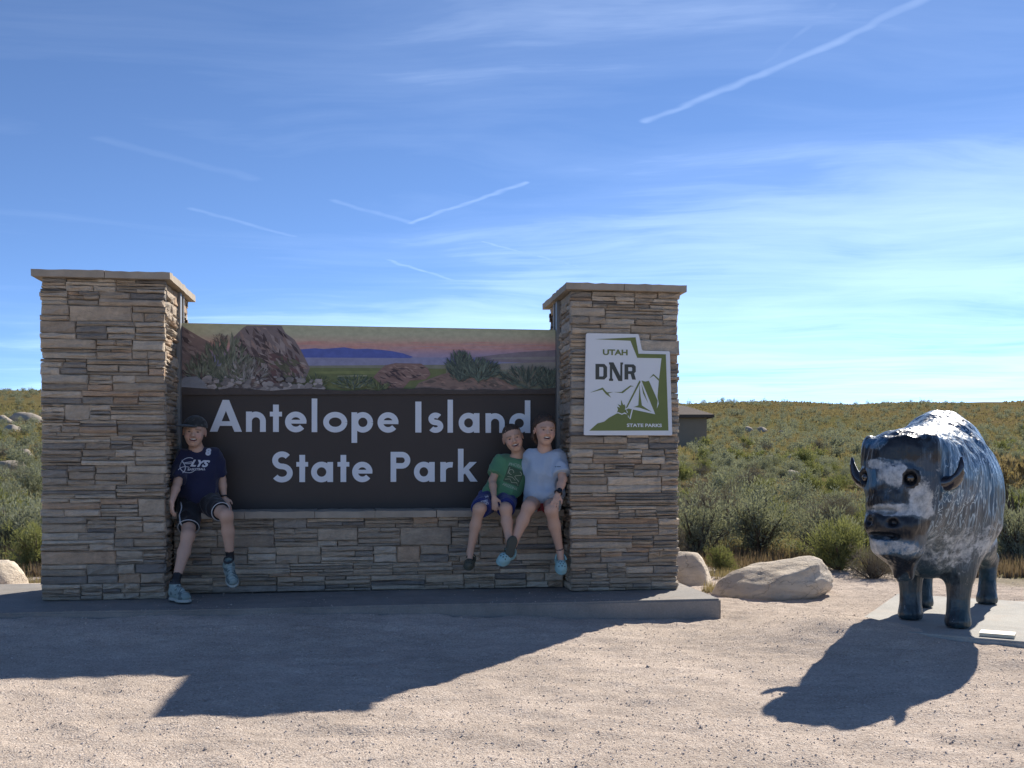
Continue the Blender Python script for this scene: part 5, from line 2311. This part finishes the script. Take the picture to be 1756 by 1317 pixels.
def limb_body(f, J, s=1.0, arms=('R', 'L'), feet=True):
    """trunk and limbs shared by the three figures"""
    nk = J['neck']
    f.add(cone(J['shR'], J['shL'], .040 * s, .040 * s), .03)
    mid = (J['shR'] + J['shL']) / 2
    hip = (J['hipR'] + J['hipL']) / 2
    f.add(cone(mid + np.array([0, .0, -.06]), hip + np.array([0, 0, .06]), .080 * s, .080 * s), .05)
    f.add(cone(J['hipR'], J['hipL'], .075 * s, .075 * s), .04)
    f.add(cone(mid, nk, .05 * s, .045 * s), .03)
    for a in arms:
        f.add(cone(J['sh' + a], J['el' + a], .037 * s, .030 * s), .02)
        m = J['el' + a] * .65 + J['wr' + a] * .35
        f.add(cone(J['el' + a], m, .029 * s, .029 * s), .015)
        f.add(cone(m, J['wr' + a], .029 * s, .019 * s), .015)
    for a in ('R', 'L'):
        f.add(cone(J['hip' + a], J['knee' + a], .068 * s, .046 * s), .03)
        f.add(ell(J['knee' + a] + np.array([0, -.006, .002]), (.043 * s, .043 * s, .047 * s)), .02)
        m = J['knee' + a] * .62 + J['ank' + a] * .38 + np.array([0, .012, 0])
        f.add(cone(J['knee' + a], m, .043 * s, .043 * s), .02)
        f.add(cone(m, J['ank' + a], .043 * s, .026 * s), .02)
        if feet:
            f.add(cone(J['ank' + a], J['foot' + a], .027 * s, .022 * s), .015)


def bounds(J, pad=.14):
    P = np.array(list(J.values()))
    return P.min(0) - pad, P.max(0) + pad


def person(label, base):
    t = empty('person', wl(*base), TH)
    tag(t, label, 'person', 'children sitting on the sign wall')
    return t


# ---- boy in the dark cap, half standing against the left pillar
def boy_cap():
    base = (-2.16, .2, 0)
    t = person('boy in dark cap and navy shirt leaning on the left pillar', base)
    J = local_mat(base, dict(head=(-2.193, .245, 1.128), neck=(-2.188, .30, 1.000), shR=(-2.272, .29, .962), shL=(-2.066, .30, .965), elR=(-2.288, .14, .775), wrR=(-2.300, .02, .655), elL=(-2.022, .335, .795), wrL=(-2.003, .315, .665),
        hipR=(-2.235, .325, .640), hipL=(-2.130, .325, .645), kneeR=(-2.205, .06, .418), ankR=(-2.250, -.115, .135), footR=(-2.235, -.145, .06), kneeL=(-1.945, .01, .555), ankL=(-1.930, .075, .262), footL=(-1.925, .03, .20)))
    lo, hi = bounds(J, .19)
    R = rot_axes(math.radians(4), math.radians(4), math.radians(4))
    C, s = J['head'], .96
    f = Field(lo, hi, .0048)
    limb_body(f, J, .95)
    p = head_prims(f, C, R, s, J['neck'])
    add_hand(f, J['wrR'], (-.02, -.12, -1), (.8, .5, 0), 1, .55, .92)
    add_hand(f, J['wrL'], (.35, -.35, -.8), (0, .4, -1), -1, .35, .92)

    def col(V):
        c = np.tile(SK, (len(V), 1))
        c = paint_head(V, c, C, R, s)
        q = ((V - C) @ R) / s
        hm = (np.abs(q[:, 0]) < .085) & (q[:, 2] > -.02) & (q[:, 1] < .0) & (np.abs(q[:, 1]) < .11) & (np.abs(q[:, 0]) < .073)
        c[hm] = np.array([.16, .10, .06])
        for a in ('R', 'L'):      # black socks
            d = unit(J['knee' + a] - J['ank' + a])
            h = (V - J['ank' + a]) @ d
            m = (h < .05) & (np.linalg.norm(V - J['ank' + a], axis=1) < .14)
            c[m] = np.array([.012, .012, .014])
        return c
    finish('body', f, M_skin, t, col)
    face_bits(t, p, R, s)
    # shirt
    g = Field(lo, hi, .006)
    mid = (J['shR'] + J['shL']) / 2
    hip = (J['hipR'] + J['hipL']) / 2
    g.add(cone(J['shR'] + [.0, 0, -.002], J['shL'] + [0, 0, -.002], .053, .053), .03)
    g.add(ell(mid + [0, -.01, -.10], (.128, .086, .13)), .05)
    g.add(ell((mid + hip) / 2 + [0, -.015, -.03], (.132, .092, .17)), .05)
    g.add(ell(hip + [0, -.03, .05], (.140, .105, .10)), .05)
    g.add(capped(J['shR'] + [0, 0, .0], J['elR'] * .88 + J['shR'] * .12, .054, .060), .02)
    g.add(capped(J['shL'] + [0, 0, .0], J['elL'] * .86 + J['shL'] * .14, .054, .060), .02)
    g.add(cone(J['neck'] + [0, -.012, .005], J['neck'] + [0, -.03, .08], .049, .06), .008, 's')
    g.cut(hip + np.array([0, 0, .012]), (.05, .25, -1))
    o, V, Fq = finish('shirt', g, M_cloth, t, const((.010, .013, .047)), .014, 11, off=3)
    bv = BVHTree.FromPolygons([tuple(v) for v in V], [tuple(q) for q in Fq.tolist()])
    wh = (.55, .57, .62)
    b0 = np.array(base)
    ax, up = (1, 0, -.05), (.05, 0, 1)
    v, fc = text_mesh('LYS', .072, .35, .0035)
    decal(t, 'shirt_lettering', np.array(v)[:, :2] * [1.0, .86], fc, bv, np.array((-2.158, .2, .905)) - b0, ax, (.1, 0, 1), wh, sub=1)
    v, fc = text_mesh('BASKETBALL', .021, .15, .0006)
    decal(t, 'shirt_lettering', np.array(v)[:, :2], fc, bv, np.array((-2.172, .2, .866)) - b0, (1, 0, .03), (0, 0, 1), wh, sub=0)
    v, fc = text_mesh('8', .062, 0, .004)
    decal(t, 'shirt_number', np.array(v)[:, :2], fc, bv, np.array((-2.100, .2, .985)) - b0, ax, up, wh, sub=1)
    R0 = .052
    v, fc = ribbons([circ(0, 0, R0, 62, 318), circ(-.006, .055, .045, 205, 330, 14), [(-.051, .010), (-.02, .018), (.02, .024)], circ(-.075, -.02, .055, 60, -38, 14), circ(-.02, -.055, .045, 60, 150, 12)], .0042)
    decal(t, 'ball_print', v, fc, bv, np.array((-2.222, .2, .895)) - b0, (1, 0, 0), (0, 0, 1), wh, sub=0)
    # shorts with white piping
    g = Field(lo, hi, .006)
    g.add(cone(J['hipR'], J['hipL'], .090, .090), .05)
    for a, e, r in (('R', .76, .068), ('L', .74, .063)):
        g.add(capped(J['hip' + a], J['hip' + a] * (1 - e) + J['knee' + a] * e, .095, r), .03)
    g.cut(hip + np.array([0, 0, .075]), (0, 0, 1))
    o, V, Fq = finish('shorts', g, M_cloth, t, const((.0075, .008, .012)), .010, 13, off=5)
    wm = simple_mat('white_piping', (.62, .63, .64), .8, .04, 50)
    for a, e, r in (('R', .76, .0685), ('L', .74, .0635)):
        ax_ = unit(J['knee' + a] - J['hip' + a])
        c = J['hip' + a] + (J['knee' + a] - J['hip' + a]) * e
        x = unit(np.cross(ax_, [0, 0, 1.]))
        y = np.cross(ax_, x)
        mb = MB()
        mb.tube([tuple(c + (x * math.cos(q) + y * math.sin(q)) * (r + .001)) for q in np.linspace(0, 6.2832, 33)], .0028, 6, cap=False)
        mb.build('piping', wm, o, True)
    bv = BVHTree.FromPolygons([tuple(v) for v in V], [tuple(q) for q in Fq.tolist()])
    pts = []
    for q in np.linspace(0, 1, 16):
        w0 = J['hipR'] * (1 - q) + J['kneeR'] * q * .80 + J['hipR'] * q * .20
        hit = bv.ray_cast(Vector(w0 + np.array([-.045 + .006 * math.sin(q * 9), -.5, .0])), Vector((0, 1, 0)))
        if hit[0]:
            pts.append(tuple(hit[0] + Vector((0, -.002, 0))))
    if len(pts) > 3:
        mb = MB()
        mb.tube(pts, .0045, 6)
        mb.build('side_stripe', wm, o, True)
    shoe(t, np.array((-2.278, -.085, .006)) - b0, np.array((-2.150, -.270, .004)) - b0, (0, 0, 1), 'sneaker')
    shoe(t, np.array((-1.945, .085, .205)) - b0, np.array((-1.888, -.055, .075)) - b0, (.05, -.7, .75), 'sneaker')
    # cap
    Rc = rot_axes(math.radians(-26), math.radians(2), math.radians(5))
    pc = lambda x, y, z: C + Rc @ (np.array([x, y, z]) * s)
    g = Field(C - .2, C + .2, .0045)
    g.add(ell(pc(0, -.008, .036), np.array((.080, .098, .082)) * s, Rc), .01)
    g.cut(pc(0, 0, .036), Rc @ np.array([0, .10, -1]), .004)
    camo = lambda V: np.where((noise3(V, 42, 7) > .02)[:, None], np.array([.020, .022, .020]), np.where((noise3(V, 30, 1) > .1)[:, None], np.array([.075, .075, .068]), np.array([.030, .032, .030])))
    o, V, Fq = finish('cap', g, M_cloth, t, camo)
    g = Field(C - .25, C + .25, .0045)
    g.add(ell(pc(0, .098, .040), np.array((.072, .085, .012)) * s, Rc), .01)
    g.add(ell(pc(0, .098, .014), np.array((.062, .10, .024)) * s, Rc), .01, 's')
    g.add(ell(pc(0, -.008, .036), np.array((.076, .094, .20)) * s, Rc), .004, 's')
    finish('brim', g, M_cloth, o, const((.028, .028, .026)))
    mb = MB()
    d = unit(J['elL'] - J['wrL'])
    x = unit(np.cross(d, [0, 1, 0]))
    y = np.cross(d, x)
    c = J['wrL'] + d * .012
    mb.tube([tuple(c + (x * math.cos(q) + y * math.sin(q)) * .0235) for q in np.linspace(0, 6.2832, 21)], .006, 6, cap=False)
    mb.build('wristband', M_blackp, t, True)


boy_cap()


# ---- boy in the green shirt, leaning on the girl
def boy_green():
    base = (-.03, .2, 0)
    t = person('small boy in green shirt and blue shorts leaning against the girl', base)
    J = local_mat(base, dict(head=(.040, .24, 1.092), neck=(.098, .30, .975), shR=(-.045, .285, .925), shL=(.165, .335, .920), elR=(-.112, .22, .785), wrR=(-.116, .085, .668), elL=(.188, .42, .80), wrL=(.19, .40, .70),
        hipR=(-.118, .33, .640), hipL=(-.010, .33, .640), kneeR=(-.228, .035, .585), ankR=(-.287, .075, .285), footR=(-.295, .04, .22), kneeL=(-.040, .03, .585), ankL=(-.022, -.035, .345), footL=(-.015, -.06, .30)))
    b0 = np.array(base)
    lo, hi = bounds(J, .19)
    R = rot_axes(math.radians(-4), math.radians(4), math.radians(-16))
    C, s = J['head'], .93
    f = Field(lo, hi, .0048)
    limb_body(f, J, .90)
    p = head_prims(f, C, R, s, J['neck'])
    add_hand(f, J['wrR'], (.06, -.30, -.95), (.25, .95, 0), -1, .35, .86)
    add_hand(f, J['wrL'], (.1, 0, -1), (1, 0, 0), 1, .5, .86)

    def col(V):
        c = np.tile(SK * np.array([1.0, .98, .96]), (len(V), 1))
        return paint_head(V, c, C, R, s, brow=(.25, .16, .10))
    finish('body', f, M_skin, t, col)
    face_bits(t, p, R, s)
    # cropped hair
    g = Field(C - .2, C + .2, .0045)
    g.add(ell(p(0, -.014, .031), np.array((.0745, .0885, .081)) * s, R), .01)
    g.cut(p(0, 0, .020), R @ np.array([0, .66, -1]), .01)
    finish('hair', g, M_hair, t, lambda V: np.where(((((V - C) @ R) / s)[:, 2] > .052)[:, None], np.array([.055, .036, .024]), np.array([.20, .135, .085])), .003, 60, off=2)
    # shirt
    g = Field(lo, hi, .006)
    mid = (J['shR'] + J['shL']) / 2
    hip = (J['hipR'] + J['hipL']) / 2
    g.add(cone(J['shR'], J['shL'], .050, .050), .03)
    g.add(ell(mid + [0, -.01, -.09], (.125, .082, .12)), .05)
    g.add(ell((mid + hip) / 2 + [.0, -.015, -.02], (.125, .088, .15)), .05)
    g.add(ell(hip + [.015, -.03, .055], (.128, .10, .08)), .05)
    g.add(capped(J['shR'], J['elR'] * .72 + J['shR'] * .28, .052, .062), .02)
    g.add(capped(J['shL'], J['elL'] * .72 + J['shL'] * .28, .052, .060), .02)
    g.add(cone(J['neck'] + [-.006, -.012, .008], J['neck'] + [-.03, -.03, .09], .046, .058), .008, 's')
    g.cut(hip + np.array([0, 0, .020]), (.18, .3, -1))
    o, V, Fq = finish('shirt', g, M_cloth, t, const((.085, .235, .12)), .014, 11, off=8)
    bv = BVHTree.FromPolygons([tuple(v) for v in V], [tuple(q) for q in Fq.tolist()])
    ax, up = np.array((.92, .05, -.36)), np.array((.36, 0, .93))
    cc = np.array((.045, .2, .815)) - b0
    pale = (.30, .40, .30)

    def arcword(txt, size, dy, bend):
        v, fc = text_mesh(txt, size, 0, .0008)
        v = np.array(v)[:, :2]
        v[:, 1] += dy - bend * v[:, 0] ** 2
        decal(t, 'shirt_lettering', v, fc, bv, cc, ax, up, pale, sub=0)
    arcword('PHOENIX', .030, .080, 3.5)
    arcword('ARIZONA', .026, -.082, 0)
    v, fc = [(-.062, -.062), (.062, -.062), (.062, .060), (-.062, .060)], [(0, 1, 2, 3)]
    decal(t, 'desert_print', v, fc, bv, cc, ax, up, (.055, .10, .055), lift=.0015, sub=5)
    snake = [(.0 + .022 * math.sin(q * 1.15), .045 - .011 * q) for q in np.linspace(0, 6.5, 30)]
    v, fc = ribbons([[(x + .028, y) for x, y in snake], circ(-.03, .02, .018, 0, 300), [(-.055, -.045), (-.02, -.030), (.0, -.05), (.035, -.038), (.055, -.055)], [(-.05, .05), (-.05, .0), (-.035, .012)], [(-.045, -.02), (-.01, -.012), (.02, -.026)]], .0042)
    decal(t, 'desert_lines', v, fc, bv, cc, ax, up, (.34, .38, .26), lift=.0035)
    # shorts
    g = Field(lo, hi, .006)
    g.add(cone(J['hipR'], J['hipL'], .086, .086), .05)
    for a, e, r in (('R', .86, .070), ('L', .84, .070)):
        g.add(capped(J['hip' + a], J['hip' + a] * (1 - e) + J['knee' + a] * e, .090, r), .03)
    g.cut(hip + np.array([0, 0, .07]), (0, 0, 1))
    o, V, Fq = finish('shorts', g, M_cloth, t, const((.010, .022, .135)), .010, 13, off=4)
    bv = BVHTree.FromPolygons([tuple(v) for v in V], [tuple(q) for q in Fq.tolist()])
    for k, (txt, sz, u_, w_, wid) in enumerate([('UNDER', .026, -.192, .622, .066), ('ARMOUR', .020, -.188, .642, .05)]):
        v, fc = text_mesh(txt, sz, 0, .001)
        v = -np.array(v)[:, :2]
        v[:, 0] *= wid / (v[:, 0].max() - v[:, 0].min())
        decal(t, 'shorts_lettering', v, fc, bv, np.array((u_, .2, w_)) - b0, (1, 0, .25), (-.25, 0, 1), (.45, .48, .58))
    v, fc = ribbons([circ(0, .012, .014, 200, 340, 10), circ(0, -.012, .014, 20, 160, 10)], .006)
    decal(t, 'shorts_emblem', v, fc, bv, np.array((-.165, .2, .672)) - b0, (1, 0, .2), (-.2, 0, 1), (.5, .53, .62))
    shoe(t, np.array((-.272, .10, .232)) - b0, np.array((-.318, -.02, .165)) - b0, (.1, -.5, .8), 'clog', .9)
    shoe(t, np.array((-.016, -.062, .275)) - b0, np.array((.020, -.155, .415)) - b0 + np.array([-.01, 0, -.01]), (-.1, .75, .55), 'clog', .9) if False else shoe(t, np.array((-.034, -.105, .262)) - b0, np.array((.002, -.085, .400)) - b0, (-.1, 1, .1), 'clog', .9)


boy_green()


# ---- girl in the pale blue shirt by the right pillar
def girl():
    base = (.26, .15, 0)
    t = person('girl in pale blue shirt and blue clogs sitting against the right pillar', base)
    J = local_mat(base, dict(head=(.254, .115, 1.145), neck=(.262, .175, 1.010), shR=(.172, .195, .960), shL=(.352, .150, .955), elR=(.155, .30, .80), wrR=(.10, .40, .72), elL=(.372, .045, .795), wrL=(.318, -.045, .690),
        hipR=(.222, .30, .645), hipL=(.328, .29, .645), kneeR=(.118, .0, .600), ankR=(.008, -.02, .345), footR=(-.03, -.05, .28), kneeL=(.275, -.03, .580), ankL=(.350, .045, .290), footL=(.350, .01, .22)))
    b0 = np.array(base)
    lo, hi = bounds(J, .19)
    R = rot_axes(math.radians(5), math.radians(2), math.radians(2))
    C, s = J['head'], .98
    f = Field(lo, hi, .0048)
    limb_body(f, J, .98)
    p = head_prims(f, C, R, s, J['neck'])
    add_hand(f, J['wrL'], (-.35, -.35, -.85), (.0, .75, -.6), -1, .40, .92, splay=.3)
    add_hand(f, J['wrR'], (-.6, .2, -.6), (0, -1, 0), 1, .3, .9)

    def col(V):
        c = np.tile(SK * np.array([1.02, 1.0, 1.0]), (len(V), 1))
        c = paint_head(V, c, C, R, s, brow=(.22, .13, .08))
        d = unit(J['kneeL'] - J['ankL'])
        h = (V - J['ankL']) @ d
        m = (np.abs(h - .012) < .004) & (np.linalg.norm(V - J['ankL'], axis=1) < .06)
        c[m] = np.array([.03, .03, .035])
        return c
    finish('body', f, M_skin, t, col)
    face_bits(t, p, R, s)
    # hair drawn back
    g = Field(C - .22, C + .22, .0045)
    g.add(ell(p(0, -.016, .030), np.array((.084, .097, .091)) * s, R), .01)
    g.cut(p(0, 0, .010), R @ np.array([0, .86, -1]), .012)
    g.add(ell(p(0, -.10, .03), np.array((.038, .032, .036)) * s, R), .02)
    for sx in (-1, 1):
        g.add(cone(p(sx * .068, -.02, .03), p(sx * .070, -.05, -.055), .018 * s, .016 * s), .02)
        g.add(cone(p(sx * .070, -.05, -.055), p(sx * .045, -.06, -.10), .016 * s, .010 * s), .02)
    finish('hair', g, M_hair, t, const((.060, .036, .023)), .004, 55, (1, 1, .5), off=6)
    # shirt
    g = Field(lo, hi, .006)
    mid = (J['shR'] + J['shL']) / 2
    hip = (J['hipR'] + J['hipL']) / 2
    g.add(cone(J['shR'], J['shL'], .054, .054), .03)
    g.add(ell(mid + [0, -.01, -.10], (.125, .088, .12)), .05)
    g.add(ell((mid + hip) / 2 + [-.005, -.03, -.02], (.132, .10, .16)), .05)
    g.add(ell(hip + [-.005, -.075, .045], (.150, .15, .085)), .05)
    g.add(capped(J['shR'], J['elR'] * .7 + J['shR'] * .3, .055, .062), .02)
    g.add(capped(J['shL'], J['elL'] * .78 + J['shL'] * .22, .056, .066), .02)
    g.add(cone(J['neck'] + [0, -.014, .006], J['neck'] + [0, -.035, .08], .054, .066), .008, 's')
    g.cut(hip + np.array([0, 0, .006]), (0, .22, -1))
    o, V, Fq = finish('shirt', g, M_cloth, t, const((.38, .46, .56)), .015, 10, off=11)
    bv = BVHTree.FromPolygons([tuple(v) for v in V], [tuple(q) for q in Fq.tolist()])
    v, fc = [(-.014, -.004), (.016, -.004), (.016, .001), (-.014, .001), (-.024, -.005), (-.018, -.005), (-.018, .002), (-.024, .002)], [(0, 1, 2, 3), (4, 5, 6, 7)]
    decal(t, 'shirt_mark', v, fc, bv, np.array((.338, .1, .885)) - b0, (1, 0, 0), (0, 0, 1), (.06, .09, .14))
    # shorts, red with a pale outer leg
    g = Field(lo, hi, .006)
    g.add(cone(J['hipR'], J['hipL'], .086, .086), .05)
    for a, e in (('R', .36), ('L', .52)):
        g.add(capped(J['hip' + a], J['hip' + a] * (1 - e) + J['knee' + a] * e, .088, .078), .03)
    g.cut(hip + np.array([0, 0, .06]), (0, 0, 1))

    def scol(V):
        c = np.tile(np.array([.34, .39, .42]), (len(V), 1))
        c[(V[:, 0] < J['hipL'][0] - .02) & (V[:, 0] > J['hipR'][0] - .01)] = np.array([.26, .03, .035])
        return c
    finish('shorts', g, M_cloth, t, scol, .005, 15, off=9)
    shoe(t, np.array((.010, .015, .272)) - b0, np.array((-.108, -.095, .205)) - b0, (.35, -.45, .8), 'blue_clog')
    shoe(t, np.array((.352, .085, .235)) - b0, np.array((.343, -.045, .125)) - b0, (0, -.65, .8), 'blue_clog')
    # wrist watch
    d = unit(J['elL'] - J['wrL'])
    x = unit(np.cross(d, [0, 1, 0]))
    y = np.cross(d, x)
    c = J['wrL'] + d * .016
    mb = MB()
    mb.tube([tuple(c + (x * math.cos(q) + y * math.sin(q)) * .0245) for q in np.linspace(0, 6.2832, 21)], .0065, 6, cap=False)
    wo = mb.build('watch_strap', M_blackp, t, True)
    nrm = unit(np.array([.0, -1, .25]) - d * np.dot([.0, -1, .25], d))
    mb = MB()
    mb.tube([tuple(c + nrm * .022), tuple(c + nrm * .036)], [.019, .018], 16)
    mb.build('watch_case', simple_mat('watch_glass', (.012, .013, .016), .15, .1, 30), wo, False)


girl()
